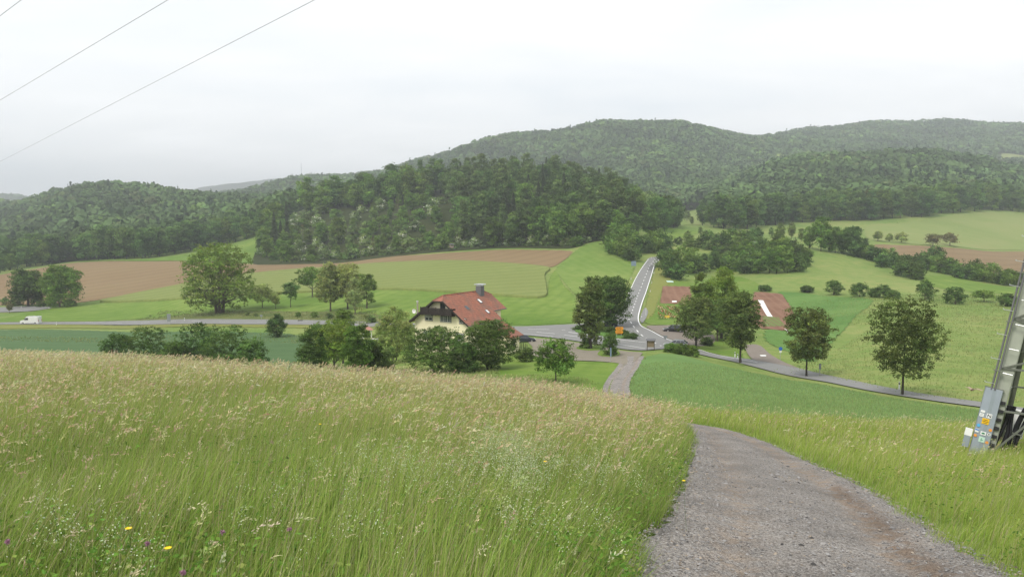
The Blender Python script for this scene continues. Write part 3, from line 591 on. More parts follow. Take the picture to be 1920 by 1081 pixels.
hero('lower olive tree in front of the orchard clump near the road bank', (666,590), 520, 40, shape='egg', leaf='grey', seed=12, n=3600, size=.2, base=.15, trunk=.15, nl=20)
hero('dense dark round shrub standing alone on the near verge of the left road', (519,632), 588, 40, name='shrub', cat='shrub', shape='egg', leaf='hedge', seed=13, n=3600, size=.17, base=.03, trunk=.1, nl=22)
for i, (px, d, top, w, lf, lab) in enumerate([
 (215,118,625,72,'hedge','low leftmost hawthorn bush rising behind the tall meadow grass'),
 (268,116,612,92,'hedge','rounded hawthorn bush behind the meadow crest, second from the left'),
 (362,112,606,92,'hedge','tall hawthorn bush behind the meadow crest below the road sign'),
 (420,110,607,100,'hedge','broad dark hawthorn bush with twiggy top left of the alone standing verge shrub'),
 (468,108,634,62,'dark','low dark hawthorn bush at the right end of the row behind the meadow crest'),
 (322,110,640,60,'dark','small low bush filling the gap between two larger hawthorns')]):
    hero(lab, ('d', px, d), top, w, name='hawthorn_bush', cat='bush', group='hawthorn bushes behind the meadow crest', shape='dome', leaf=lf, seed=20+i, n=6500, size=.13, base=.05, trunk=.12, stems=3, nl=34, rough=.4)
hero('dark hedge tree left of and behind the bright lime tree', ('d',582,100), 608, 70, name='hedge_tree', shape='dome', leaf='hedge', seed=30, n=7000, size=.13, base=.05, trunk=.15, nl=32, rough=.3)
hero('bright yellow green small lime tree on a short thick trunk at the meadow edge', (627,690), 600, 84, name='lime_tree', shape='round', leaf='lime', seed=31, n=9500, size=.13, base=.18, trunk=.17, nl=36, rough=.2)
hero('dark green bush right behind the bright lime tree', ('d',668,101), 606, 60, name='bush', cat='bush', shape='round', leaf='mid', seed=32, n=5500, size=.14, base=.05, trunk=.12, nl=28)
hero('tall dark tree with bare twigs on top behind the bright lime tree', ('d',640,128), 580, 60, shape='egg', leaf='mid', seed=33, n=5000, size=.16, base=.15, trunk=.16, nl=26, rough=.35)
hero('leafless pale twiggy bush beside the little tiled shed', ('d',676,135), 570, 26, name='bare_bush', cat='bush', shape='vase', leaf='grey', seed=34, n=350, size=.12, base=.2, trunk=.1, stems=4, nl=16, nlimb=16, bark=m_dead)
hero('low green bush on the grass right of the small tiled shed', ('d',700,104), 640, 40, name='bush', cat='bush', shape='dome', leaf='hedge', seed=35, n=3200, size=.12, base=.02, trunk=.08, nl=20)
hero('round green bush at the left foot of the big dark bushes by the house', ('d',728,106), 648, 36, name='bush', cat='bush', shape='dome', leaf='shrub', seed=36, n=2600, size=.12, base=.02, trunk=.08, nl=18)
hero('light olive feathery willow with airy crown left of the house', ('d',738,122), 574, 78, name='willow', shape='egg', leaf='olive', seed=37, n=8000, size=.14, base=.15, trunk=.16, stems=2, nl=34, rough=.3, inner=.05)
hero('smaller airy olive willow just left of the house roof tip', ('d',757,142), 582, 40, name='willow', shape='egg', leaf='olive', seed=38, n=4200, size=.15, base=.15, trunk=.14, nl=24, rough=.3)
hero('dark spreading plum tree with crooked leaning trunk in front of the cream gable wall', ('d',815,104), 614, 130, name='plum_tree', shape='dome', leaf='hedge', seed=40, n=17000, size=.125, base=.12, trunk=.2, stems=2, nl=52, rough=.3, nlimb=20, bark=m_barkd)
hero('dense dark plum tree hiding the right front corner of the house', ('d',917,106), 600, 108, name='plum_tree', shape='round', leaf='hedge', seed=41, n=16000, size=.125, base=.08, trunk=.2, stems=2, nl=50, rough=.25, bark=m_barkd)
hero('small dark bush between the two plum trees', ('d',868,102), 640, 60, name='bush', cat='bush', shape='dome', leaf='hedge', seed=42, n=5000, size=.12, base=.02, trunk=.1, nl=24)
hero('young fruit tree with pale trunk and uneven crown on the small lawn beside the track', (1042,716), 634, 78, name='young_fruit_tree', shape='dome', leaf='mid', seed=43, n=3600, size=.14, base=.26, trunk=.1, nl=24, rough=.5, inner=.04)
hero('low dark shrub on the lawn left of the young fruit tree', (985,678), 652, 40, name='shrub', cat='shrub', shape='dome', leaf='hedge', seed=44, n=2200, size=.12, base=.02, trunk=.06, nl=16)
# around the junction
hero('tall narrow tree with ivy covered trunk on the grass island at the junction', (1106,655), 517, 60, name='ivy_tree', shape='column', leaf='maple', seed=50, n=9500, size=.17, base=.1, trunk=.42, nl=44, rough=.35, bark=m_barkd)
hero('round dense tree behind the ivy covered tree at the road island', (1146,613), 518, 84, shape='round', leaf='dark', seed=51, n=11000, size=.22, base=.1, trunk=.35, nl=44, rough=.2)
hero('small shrub at the foot of the ivy covered tree', (1096,655), 632, 22, name='shrub', cat='shrub', shape='dome', leaf='hedge', seed=52, n=1300, size=.11, base=.02, trunk=.05, nl=12)
hero('small pointed shrub on its own grass patch in the gravel yard', (1143,668), 622, 40, name='shrub', cat='shrub', shape='egg', leaf='hedge', seed=53, n=3000, size=.12, base=.06, trunk=.07, nl=20, rough=.4)
for i, (px, py, top, w) in enumerate([(1085,618,610,16),(1102,621,608,20),(1124,622,610,20),(1146,624,612,20),(1166,628,618,22),(1183,634,624,24)]):
    hero('low evergreen ground bush planted on the long road island', (px, py+2), top, w+6, name='island_bush', cat='bush', group='low bushes planted along the road island', shape='dome', leaf='hedge', seed=60+i, n=1100, size=.14, base=.0, trunk=0, nl=12)
hero('tall bright green lime with rounded top, tallest of the clump right of the junction', (1353,634), 501, 78, name='lime_tree', shape='egg', leaf='lime', seed=70, n=11500, size=.2, base=.1, trunk=.3, nl=48)
hero('slimmer pale green tree left of the tallest lime', (1314,630), 511, 46, shape='oval', leaf='light', seed=71, n=6000, size=.18, base=.15, trunk=.2, nl=30)
hero('dark tree with broad crown beside the road behind the silver car', (1305,652), 556, 86, shape='round', leaf='maple', seed=72, n=10500, size=.17, base=.2, trunk=.22, nl=40, rough=.25, bark=m_barkd)
hero('dark oval roadside tree on a straight trunk, left one of three along the road', (1388,681), 545, 82, shape='oval', leaf='maple', seed=73, n=11000, size=.16, base=.22, trunk=.2, nl=42, group='roadside trees', rough=.25, bark=m_barkd)
hero('dark tree filling the gap between the tall lime and the roadside trees', (1345,640), 560, 60, shape='round', leaf='dark', seed=74, n=6000, size=.17, base=.2, trunk=.2, nl=30)  # uses the common dark leaf colour
hero('round crowned roadside tree on a thin straight trunk, middle one of three along the road', (1512,706), 578, 96, shape='round', leaf='maple', seed=75, n=10500, size=.15, base=.24, trunk=.15, nl=42, rough=.25, bark=m_barkd, group='roadside trees')
hero('wide crowned roadside tree with ragged right side, right one nearest the pylon', (1692,741), 558, 134, shape='round', leaf='maple', seed=76, n=11500, size=.13, base=.22, trunk=.14, nl=46, rough=.45, bark=m_barkd, group='roadside trees', inner=.05)
for i, (px, py, top, w) in enumerate([(1258,656,645,30),(1278,660,646,34),(1298,664,650,26)]):
    hero('low clipped green hedge bush in front of the silver car', (px, py+4), top-2, w, name='hedge_bush', cat='bush', group='low hedge by the junction', shape='dome', leaf='mid', seed=80+i, n=2400, size=.11, base=0, trunk=0, nl=16)
for i, (px, py, top, w, lab) in enumerate([(1370,640,618,30,'small shrub at the foot of the tall lime'), (1325,648,632,26,'small dark shrub behind the lay-by lawn')]):
    hero(lab, (px, py), top, w, name='shrub', cat='shrub', shape='dome', leaf='hedge', seed=85+i, n=1600, size=.13, base=0, trunk=0, nl=12)
# field trees on the right slope
LINE = [(1434,546,534,23,'low round bush above the striped garden plot','hedge'),(1513,548,536,25,'low flat bush on the pale slope, second in the line','hedge'),(1563,553,526,34,'rounded small bush tree on the slope, third in the line','hedge'),
 (1612,556,530,34,'small dark fruit tree with pointed top on the slope','dark'),(1640,557,540,20,'tiny tree squeezed between two fruit trees on the slope','dark'),(1655,558,534,28,'small fruit tree with double top on the slope','dark'),(1676,560,544,26,'low round bush at the right end of the touching fruit trees','hedge'),
 (1734,563,525,36,'upright dark fruit tree standing alone on the slope','dark'),(1791,570,538,44,'wide bushy fruit tree on the slope without visible trunk','hedge'),(1845,566,544,42,'small flat topped fruit tree with visible thin trunk on the slope','mid'),(1886,574,550,34,'small bush tree directly left of the pylon on the slope','hedge')]
for i, (px, py, top, w, lab, lf) in enumerate(LINE):
    hero(lab, (px, py), top, w, name='fruit_tree' if py-top > 18 else 'bush', cat='tree' if py-top > 18 else 'bush', group='small trees in a line on the right slope', shape='dome', leaf=lf, seed=90+i, n=2200, size=.19, base=.12 if i != 9 else .4, trunk=.12, nl=18, rough=.4)
for i, (px, py, top, w, lf, lab) in enumerate([(1646,452,434,16,'olive','small pale tree on the far green field, leftmost of five'),(1667,453,438,10,'olive','very thin tree on the far green field'),(1690,455,436,24,'olive','flat pale tree on the far green field, third of five'),(1749,462,438,30,'bronze','left one of two brownish trees above the far brown field'),(1781,461,436,30,'bronze','right one of two brownish trees above the far brown field'),
  (1296,392,386,6,'mid','tiny lone tree in the far pale meadow gap'),(1322,384,378,6,'mid','tiny dark tree at the upper edge of the far meadow gap')]):
    hero(lab, (px, py), top, w, name='field_tree', shape='dome', leaf=lf, seed=110+i, n=900, size=.4, base=.25, trunk=.25, nl=12, rough=.4)
# ------------------------------------------------------------------ shared tree kinds for woods, copses and hedges
def kind_tree(name, H, W, shape, leaf, seed, n, size, base=.15, trunk=.25, nl=26, stems=1, con=False, flowers=0, rough=.25, bark=None):
    """returns meshes (crown, trunk) of one kind"""
    rng = np.random.default_rng(seed)
    if con:
        V, F, c = conifer_cloud(rng, H, W, H*base, n, size); cm = mesh_np('crown', V, F, LM[leaf], c)
        V, F = tubes(rng, [([(0, 0, -.5), (0, 0, H*.5), (0, 0, H*.97)], [trunk, trunk*.55, .02])]); return cm, mesh_np('trunk', V, F, m_barkd)
    L = make_lumps(rng, H, W, H*base, shape, nl, rough); V, F, c = leaf_cloud(rng, L, int(n*1.35), size*.95, flowers=flowers, tonevar=.3, inner=.22)
    V[:, 2] = np.maximum(V[:, 2], 0); cm = mesh_np('crown', V, F, LM[leaf], c)
    if not trunk: return cm, None
    V, F = limbs(rng, H, W, H*base, L, trunk, stems, 0, 8); return cm, mesh_np('trunk', V, F, bark or m_barkd)
KINDS = {
 'broad': [kind_tree('b', 20, 13, 'dome', 'mid', 201, 3200, .55, .12), kind_tree('b', 20, 12, 'oval', 'mid', 202, 3200, .55, .1), kind_tree('b', 21, 14, 'round', 'mid', 203, 3400, .55, .1), kind_tree('b', 20, 11, 'egg', 'mid', 204, 3000, .55, .1)],
 'darkb': [kind_tree('b', 20, 13, 'dome', 'dark', 211, 3200, .55, .1), kind_tree('b', 20, 14, 'round', 'dark', 212, 3400, .55, .1), kind_tree('b', 20, 11, 'oval', 'dark', 213, 3000, .55, .1)],
 'lightb': [kind_tree('b', 20, 12, 'oval', 'light', 221, 3000, .5, .12), kind_tree('b', 20, 13, 'dome', 'shrub', 222, 3000, .5, .12)],
 'spruce': [kind_tree('s', 24, 8.5, '', 'conifer', 231, 3200, .7, .06, con=True), kind_tree('s', 24, 7.5, '', 'conifer', 232, 3000, .65, .1, con=True)],
 'larch': [kind_tree('l', 24, 9, 'cone', 'larch', 241, 2800, .45, .2, nl=40, rough=.35), kind_tree('l', 24, 8, 'egg', 'larch', 242, 2700, .45, .25, nl=40, rough=.35), kind_tree('l', 22, 11, 'oval', 'larch', 243, 3000, .5, .15, nl=36, rough=.4)],
 'dead': [kind_tree('d', 20, 6, 'egg', 'bronze', 251, 260, .35, .25, nl=24, bark=m_dead, rough=.5)],
 'shrub': [kind_tree('h', 4, 5, 'dome', 'shrub', 261, 1300, .26, 0, 0, 18), kind_tree('h', 4, 5.5, 'dome', 'mid', 262, 1300, .26, 0, 0, 18), kind_tree('h', 5, 5, 'egg', 'shrub', 263, 1300, .26, 0, 0, 18, flowers=.35)],
 'hedge': [kind_tree('g', 5, 6, 'dome', 'hedge', 271, 1600, .25, 0, 0, 20), kind_tree('g', 6, 6, 'round', 'mid', 272, 1700, .25, .02, 0, 22), kind_tree('g', 5, 6, 'dome', 'dark', 273, 1600, .25, 0, 0, 20)]}
RT = random.Random(77)
def put(kind, x, y, sc, name, label, cat, group, sx=1.0):
    cm, tm = RT.choice(KINDS[kind]); t = thing(name, label, cat, (x, y, hz(x, y)-.1), RT.uniform(0, 6.28), group)
    t.scale = (sc*sx*RT.uniform(.9, 1.15), sc*sx*RT.uniform(.9, 1.15), sc*RT.uniform(.92, 1.08))
    mobj('crown', cm, t)
    if tm: mobj('trunk', tm, t)
    return t
KN = {'broad': 'broadleaf_tree', 'darkb': 'broadleaf_tree', 'lightb': 'broadleaf_tree', 'spruce': 'spruce_tree', 'larch': 'larch_tree', 'dead': 'dead_tree', 'shrub': 'shrub', 'hedge': 'hedge_shrub'}
def scatter(poly, n, mind, seed, tries=40000):
    """blue-noise points in a world polygon"""
    rr = random.Random(seed); P = np.array(poly); x0, y0 = P.min(0); x1, y1 = P.max(0); pts = []; grid = {}
    for _ in range(tries):
        if len(pts) >= n: break
        x, y = rr.uniform(x0, x1), rr.uniform(y0, y1); gx, gy = int(x/mind), int(y/mind)
        if any((x-a)**2+(y-b)**2 < mind*mind for i in (-1, 0, 1) for j in (-1, 0, 1) for a, b in grid.get((gx+i, gy+j), ())): continue
        if not inside(poly, np.array([x]), np.array([y]))[0]: continue
        grid.setdefault((gx, gy), []).append((x, y)); pts.append((x, y))
    return pts
def px_of(x, y): return PW/2+FPX*x/y
# central wood: open woodland edge on the left, tall conifers on the crest
LAB = {'c_broad': 'mid green broadleaf tree in the wooded hill behind the house', 'c_darkb': 'dark broadleaf tree in the wooded hill behind the house', 'c_lightb': 'pale green broadleaf tree in the wooded hill behind the house', 'c_spruce': 'dark pointed spruce in the wooded hill behind the house',
 'c_larch': 'tall olive larch in the wooded hill behind the house', 'c_dead': 'bare grey dead tree in the wooded hill behind the house', 'c_shrub': 'green shrub on the clearing below the wooded hill',
 'l_broad': 'mid green tree in the wood edge along the upper left fields', 'l_darkb': 'dark tree in the wood edge along the upper left fields',
 'r_broad': 'mid green tree in the wood edge above the far right pasture', 'r_darkb': 'dark tree in the wood edge above the far right pasture', 'r_lightb': 'bright yellow green tree in the wood edge above the far right pasture', 'r_dead': 'bare pale tree in the wood edge above the far right pasture'}
GRP = {'c': 'trees of the central wooded hill', 'l': 'trees of the left wood edge', 'r': 'trees of the right wood edge'}
def wood_tree(zone_, kind, x, y, sc, sx=1.0):
    key = zone_+'_'+kind; g = GRP[zone_]+', '+KN[kind].replace('_', ' ')+(', '+kind if kind in ('darkb', 'lightb') else '')
    g = {'darkb': GRP[zone_]+', dark broadleaf', 'lightb': GRP[zone_]+', pale broadleaf', 'broad': GRP[zone_]+', mid green broadleaf', 'spruce': GRP[zone_]+', spruces', 'larch': GRP[zone_]+', larches', 'dead': GRP[zone_]+', dead', 'shrub': 'shrubs on the clearing below the wooded hill'}[kind]
    return put(kind, x, y, sc, KN[kind], LAB[key], 'shrub' if kind == 'shrub' else 'tree', g, sx)
EDGE_C = [(490,482),(540,492),(600,490),(700,481),(800,470),(900,462),(1000,461),(1075,463),(1105,453),(1140,447)]
cpoly = world_poly(EDGE_C)+[(D(1175, 400).x, 400), (D(1215, 430).x, 430), (D(1265, 470).x, 470), (D(1275, 560).x, 560), (D(1150, 560).x, 560), (D(1000, 560).x, 560), (D(800, 560).x, 560), (D(620, 580).x, 580), (D(500, 560).x, 560)]
for x, y in scatter(cpoly, 300, 9.2, 5, 60000):
    px = px_of(x, y); e = 0
    clear = px < 850 and y < 545-.12*max(0, px-600) and not (px < 545)
    if clear:
        if px > 760 and RT.random() < .4: wood_tree('c', 'broad', x, y, RT.uniform(.45, .7))
        elif RT.random() < .22: wood_tree('c', RT.choice(['broad', 'lightb']), x, y, RT.uniform(.3, .5))
        elif RT.random() < .04: wood_tree('c', 'dead', x, y, RT.uniform(.5, .8))
        else: wood_tree('c', 'shrub', x, y, RT.uniform(1.1, 1.9))
        continue
    if px < 545: k = RT.choice(['spruce', 'broad', 'darkb', 'broad']) if y > 440 else RT.choice(['shrub', 'broad'])
    elif px < 850: k = RT.choice(['broad', 'darkb', 'broad', 'lightb', 'larch', 'dead'] if RT.random() < .5 else ['broad', 'darkb'])
    elif px < 1180: k = RT.choice(['larch', 'larch', 'spruce', 'larch', 'broad', 'larch', 'darkb', 'larch'] if y > 380 else ['broad', 'darkb', 'larch', 'broad'])
    else: k = RT.choice(['broad', 'darkb', 'broad', 'lightb'])
    sc = {'spruce': .95, 'larch': 1.05, 'shrub': 1.5, 'dead': .9}.get(k, .95)*RT.uniform(.82, 1.15)*(1.12 if 545 < px < 850 else 1)
    if px > 1150 : sc *= .95
    if px < 545: sc *= .7 if k != 'shrub' else 1
    wood_tree('c', k, x, y, sc)
# front edge of the central wood: shrubs down to the field
for i in range(95):
    px = 480+i*6.9+RT.uniform(-3, 3); py = np.interp(px, [p[0] for p in EDGE_C], [p[1] for p in EDGE_C]) if px < 1140 else 447
    p = G(px, py+1); 
    if RT.random() < .85: wood_tree('c', 'shrub', p.x, p.y+RT.uniform(0, 9), RT.uniform(.55, 1.25))
for px, py, k, sc in [(1045,460,'darkb',.98),(1010,461,'broad',.9),(1078,459,'broad',.85),(965,463,'darkb',.8),(925,465,'broad',.75),(1120,452,'darkb',.8),(1160,452,'broad',.75),(1190,448,'darkb',.7),(1220,446,'broad',.75),(1248,436,'darkb',.8),(512,470,'spruce',.95),(524,474,'spruce',.8),(536,470,'spruce',.85),(600,462,'broad',.7),(632,462,'lightb',.85)]:
    p = G(px, py); wood_tree('c', k, p.x, p.y+3, sc)
# left wood edge
LE = [(-30,520),(10,510),(40,503),(90,497),(130,491),(200,487),(270,485),(330,477),(400,464),(450,453),(505,441)]
for row in range(2):
    for i in range(27):
        px = -25+i*20.5+RT.uniform(-6, 6)+row*9; py = np.interp(px, [p[0] for p in LE], [p[1] for p in LE]); p = G(px, py)
        x, y = p.x, p.y+3+row*13+RT.uniform(0, 8); 
        wood_tree('l', RT.choice(['darkb', 'darkb', 'broad']), x*(y/p.y), y, RT.uniform(.75, 1.05)*(.55 if px < 30 else 1))
# right wood edge
RE = [(1322,424),(1345,430),(1380,434),(1430,426),(1480,420),(1540,417),(1600,416),(1660,414),(1720,410),(1780,402),(1850,396),(1930,400),(1990,404)]
for row in range(2):
    for i in range(36):
        px = 1322+i*18.5+RT.uniform(-6, 6)+row*8; py = np.interp(px, [p[0] for p in RE], [p[1] for p in RE]); p = G(px, py-1)
        x, y = p.x, p.y+2+row*15+RT.uniform(0, 8); k = RT.choice(['darkb', 'darkb', 'broad']) if RT.random() < .93 else RT.choice(['lightb', 'dead', 'broad'])
        wood_tree('r', k, x*(y/p.y), y, RT.uniform(.8, 1.15)*(.75 if px < 1350 else 1))
# copse right of the far road bend, its arms and the hedges: separate bushes
HG = {'a': ('green bush in the belt left of the far road bend', 'bushes left of the far road bend'), 'b': ('dense green tree of the copse behind the garden plots', 'copse trees behind the garden plots'), 'c': ('bush of the hedge running down the right slope', 'hedge down the right slope'), 'd': ('bush of the hedge below the far brown field', 'hedge below the far brown field'), 'e': ('grey green valley tree between the copse and the far brown field', 'valley trees behind the copse'), 'f': ('low bush on the bank of the left road', 'bushes on the left road bank')}
def bushes(key, kind, pts, sc, jit=4, cat='bush', rep=1):
    for (px, py, s) in pts:
        for _ in range(rep):
            p = G(px+RT.uniform(-jit, jit), py+RT.uniform(-1, 1)); kd = 'hedge' if key == 'b' and RT.random() < .65 else kind; put(kd, p.x, p.y, (3.0 if kd != kind else 1)*sc*s*RT.uniform(.85, 1.15), KN[kind] if kind in ('hedge', 'shrub') else 'copse_tree' if key == 'b' else 'valley_tree', HG[key][0], cat, HG[key][1])
bushes('a', 'hedge', [(1147,465,1.0),(1160,472,1.2),(1152,478,1.2),(1172,484,1.1),(1168,470,1.6),(1185,474,1.2),(1200,470,1.2),(1212,474,1.0),(1226,474,1.1),(1240,472,1.3),(1180,488,1.0)], 1.35)
bushes('b', 'broad', [(1256,520,.62),(1270,524,.42),(1262,500,.62),(1283,510,.6),(1300,512,.5),(1320,508,.5)], .9, cat='tree')
bushes('b', 'darkb', [(1246,505,.55),(1292,500,.55),(1335,505,.4),(1350,500,.42),(1366,505,.42)], .9, cat='tree')
bushes('b', 'broad', [(1385,508,.46),(1402,512,.5),(1422,513,.5),(1440,513,.5),(1458,513,.55),(1476,512,.5),(1494,508,.5),(1505,498,.5),(1508,488,.48),(1380,490,.5),(1400,495,.5),(1425,498,.56),(1448,496,.6),(1470,494,.6),(1488,486,.55),(1430,478,.5),(1455,474,.55),(1475,470,.45)], .95, cat='tree')
bushes('b', 'darkb', [(1330,466,.62),(1348,468,.6),(1366,467,.62),(1384,468,.64),(1398,466,.6),(1340,478,.4),(1362,482,.42),(1310,465,.4),(1295,462,.35),(1275,458,.3),(1412,455,.5)], .95, cat='tree')
bushes('c', 'hedge', [(1600,480,1.1),(1612,482,1.1),(1625,486,1.1),(1640,490,1.3),(1655,494,1.2),(1668,498,1.3),(1682,505,1.4),(1696,512,1.4),(1708,520,1.4),(1718,524,1.3),(1650,500,1.1),(1690,518,1.2)], 1.1, jit=2)
bushes('d', 'hedge', [(1705,500,1.2),(1718,502,1.3),(1732,505,1.4),(1746,505,1.9),(1758,510,1.3),(1772,513,1.3),(1786,516,1.3),(1800,520,1.3),(1812,524,1.3),(1820,520,1.8),(1834,527,1.3),(1850,528,1.6),(1866,531,1.4),(1880,533,1.3),(1894,535,1.3),(1908,536,1.3)], .92, jit=3)
bushes('e', 'broad', [(1518,466,.5),(1536,470,.62),(1552,472,.5),(1566,474,.55)], 1.0, cat='tree')
bushes('e', 'darkb', [(1594,476,.66),(1606,478,.62),(1582,477,.45),(1625,468,.3)], 1.05, cat='tree')
bushes('e', 'lightb', [(1462,450,.42),(1484,446,.42),(1500,452,.35),(1448,446,.3),(1290,452,.3),(1316,440,.25),(1300,420,.35),(1285,415,.4)], 1.0, cat='tree')
bushes('f', 'shrub', [(560,594,.4),(590,596,.5),(620,598,.55),(650,597,.5),(700,606,.6),(725,608,.6),(460,592,.35),(480,594,.3)], 1.0)
bushes('f', 'hedge', [(10,572,.6),(30,574,.7),(80,575,.6),(95,575,.6),(135,574,.5)], 1.0)
# ------------------------------------------------------------------ far woods: more crowns than one can count, one object per hillside
m_farwood = leaf_mat('far canopy', (.102, .162, .060), .2, hue=0, val=0)
def far_wood(name, poly, spacing, rad, Ht, seed, nq=30, label=None, mound=.0, conif=.05, cols=None):
    rng = np.random.default_rng(seed); P = np.array(poly); (x0, y0), (x1, y1) = P.min(0), P.max(0)
    gx, gy = np.meshgrid(np.arange(x0, x1, spacing), np.arange(y0, y1, spacing*1.15)); X = (gx+rng.uniform(-.45, .45, gx.shape)*spacing).ravel(); Y = (gy+rng.uniform(-.45, .45, gx.shape)*spacing).ravel()
    m = inside(poly, X, Y); X, Y = X[m], Y[m]; n = len(X); Z = hgt(X, Y)
    big = np.sin(X*.021+seed)*np.sin(Y*.017+2*seed)+.6*np.sin(X*.05+Y*.04); r = rad*rng.uniform(.6, 1.35, n); h = Ht*(rng.uniform(.8, 1.15, n)+.05*big)
    con = rng.random(n) < conif+.25*np.clip(np.sin(X*.013-seed)*np.sin(Y*.011), 0, 1)**2*(conif > 0)
    k = np.repeat(np.arange(n), nq); N_ = len(k); d = rng.normal(size=(N_, 3)); d[:, 2] = np.abs(d[:, 2])*.9+.05-.5*(rng.random(N_) < .3); d /= np.linalg.norm(d, axis=1)[:, None]
    cr_ = r[k]; ck = con[k]
    tz = rng.random(N_); px_ = np.where(ck, d[:, 0]*cr_*.75*(1-tz), d[:, 0]*cr_); py_ = np.where(ck, d[:, 1]*cr_*.75*(1-tz), d[:, 1]*cr_); pz = np.where(ck, h[k]*(.25+.95*tz), h[k]-cr_*.9+d[:, 2]*cr_*.95)
    lob = 1+.18*np.sin(d[:, 0]*7+k)*np.sin(d[:, 1]*6+k*1.7)
    C = np.stack([X[k]+px_*lob, Y[k]+py_*lob, Z[k]+pz*1.0], 1)
    nr = d+rng.normal(size=(N_, 3))*.4; nr /= np.linalg.norm(nr, axis=1)[:, None]; a = np.cross(nr, rng.normal(size=(N_, 3))); a /= np.linalg.norm(a, axis=1)[:, None]; b = np.cross(nr, a)
    s = (cr_*rng.uniform(.26, .46, N_)*np.where(ck, .6, 1))[:, None]
    V = np.stack([C-a*s, C-b*s*.75, C+a*s, C+b*s*.75], 1).reshape(-1, 3)
    tone = rng.uniform(.76, 1.24, (n, 1))*(1+rng.uniform(-.04, .04, (n, 3)))*(1+.26*big[:, None]); yel = rng.random(n) < .12; tone[yel] *= np.array([1.3, 1.3, 1.0]); tone[con] *= np.array([.5, .55, .7]); br = rng.random(n) < .05; tone[br] *= np.array([1.15, .95, 1.05])
    c = tone[k]*rng.uniform(.9, 1.1, (N_, 1)); o = mobj(name, mesh_np(name, V, np.arange(4*N_).reshape(N_, 4), m_farwood, np.repeat(c, 4, axis=0)))
    return tag(o, label, 'woods', kind='stuff')
def behind(E, k): return [((q := G(*p)).x*(1+k/q.y), q.y+k) for p in E]
def dpoly(*p): return [(D(a, b).x, b) for a, b in p]
zone('woodland_floor', dpoly((-330,560),(0,530),(100,500),(200,490),(280,500),(400,560),(500,600),(560,640),(640,720),(700,900),(700,1700),(300,2000),(-330,2000)), m_wood, 2, raw=True, cell=2.5, sm=0)
zone('woodland_floor', dpoly((1355,640),(1450,640),(1600,630),(1700,640),(1800,670),(1900,700),(2100,720),(2200,900),(2200,2500),(1300,2500),(650,2500),(650,1400),(900,800),(1150,760),(1270,790),(1355,830)), m_wood, 2, raw=True, cell=2.5, sm=0)
zone('woodland_floor', dpoly((-400,2700),(2400,2700),(2400,5300),(-400,5300)), m_wood, 3, raw=True, cell=4, sm=0)
far_wood('left_hill_woods', behind(LE, 28)+dpoly((560,640),(660,760),(700,1150),(-330,1150)), 10.5, 7, 19, 1, 36, 'mixed woodland covering the low hill at the upper left')
far_wood('second_hill_woods', dpoly((340,1300),(700,1300),(720,1750),(340,1750)), 11, 7, 20, 2, 24, 'hazy woodland on the second hill left of the central wood')
far_wood('left_ridge_woods', dpoly((-330,2700),(130,2700),(160,3150),(-330,3150)), 22, 14, 22, 7, 14, 'pale blue wooded ridge at the far left horizon')
far_wood('main_hill_woods', dpoly((680,1150),(800,860),(1000,800),(1150,780),(1270,800),(1370,860),(1500,980),(1500,1750),(680,1900)), 11.5, 7.6, 18, 3, 32, 'woodland covering the large rounded hill behind the central wood')
far_wood('right_wood', behind(RE, 32)+dpoly((2150,720),(2150,1080),(1500,1080),(1350,870)), 10, 6.8, 19, 4, 36, 'dense woodland on the low right hill above the pasture')
far_wood('right_hill_woods', dpoly((1300,1080),(2150,1080),(2150,1420),(1300,1420)), 11, 7, 19, 5, 26, 'hazy woodland between the right wood and the far right hill')
far_wood('right_summit_woods', dpoly((1300,1420),(1850,1420),(1868,1560),(2150,1560),(2150,2320),(1300,2320)), 14, 9, 19, 6, 20, 'hazy woodland on the far rounded hill at the upper right')
zone('pasture', dpoly((1868,1440),(2000,1440),(2000,1550),(1868,1550)), m_far, 3.5, raw=True, cell=2, sm=0)
# ------------------------------------------------------------------ islands and small ground patches
zone('grass_island', [(1077,619),(1092,615),(1150,616),(1172,625.6),(1194,637),(1159,635.5),(1126,630.5),(1080,624.5)], m_clover, 3.4, sm=1, height=.15, cell=.5)
zone('grass_island', [(1077,654),(1095,649),(1125,650),(1130,657),(1102,658.5)], m_lawn, 3.4, sm=1, height=.05, cell=.5)
zone('grass_island', [(1119,666),(1126,658),(1159,659),(1164,666),(1150,669.5),(1130,669)], m_lawn, 3.4, sm=1, height=.05, cell=.5)
m_fleece = plain('white garden fleece', (.72, .71, .68), .8, var=.1)
m_turq = plain('pale turquoise sheet', (.45, .62, .57), .6)
tag(zone('garden_fleece', [(1421,563),(1431,564),(1450,596),(1441,597)], m_fleece, 1, sm=0, height=.12, kind=None), 'long white fleece strip laid over the right garden plot', 'fleece')
tag(zone('plastic_sheet', [(1249,527),(1262,527.5),(1263,530),(1251,529.5)], m_turq, 1, sm=0, height=.15, kind=None), 'pale turquoise sheet lying on the grass above the left garden plot', 'sheet')
tag(zone('white_board', [(1260,565),(1269,565),(1269,567.5),(1260,567.5)], m_fleece, 1, sm=0, height=.2, kind=None), 'white board lying at the lower edge of the left garden plot', 'board')
tag(zone('white_sack', [(1471,618),(1474,619),(1481,624),(1477,624)], m_fleece, 1, sm=0, height=.2, kind=None), 'white sack lying at the lower corner of the right garden plot', 'sack')
tag(zone('puddle', [(1424,667),(1436,667),(1437,669.5),(1426,669.5)], m_paint, 3.6, sm=1), kind='structure')
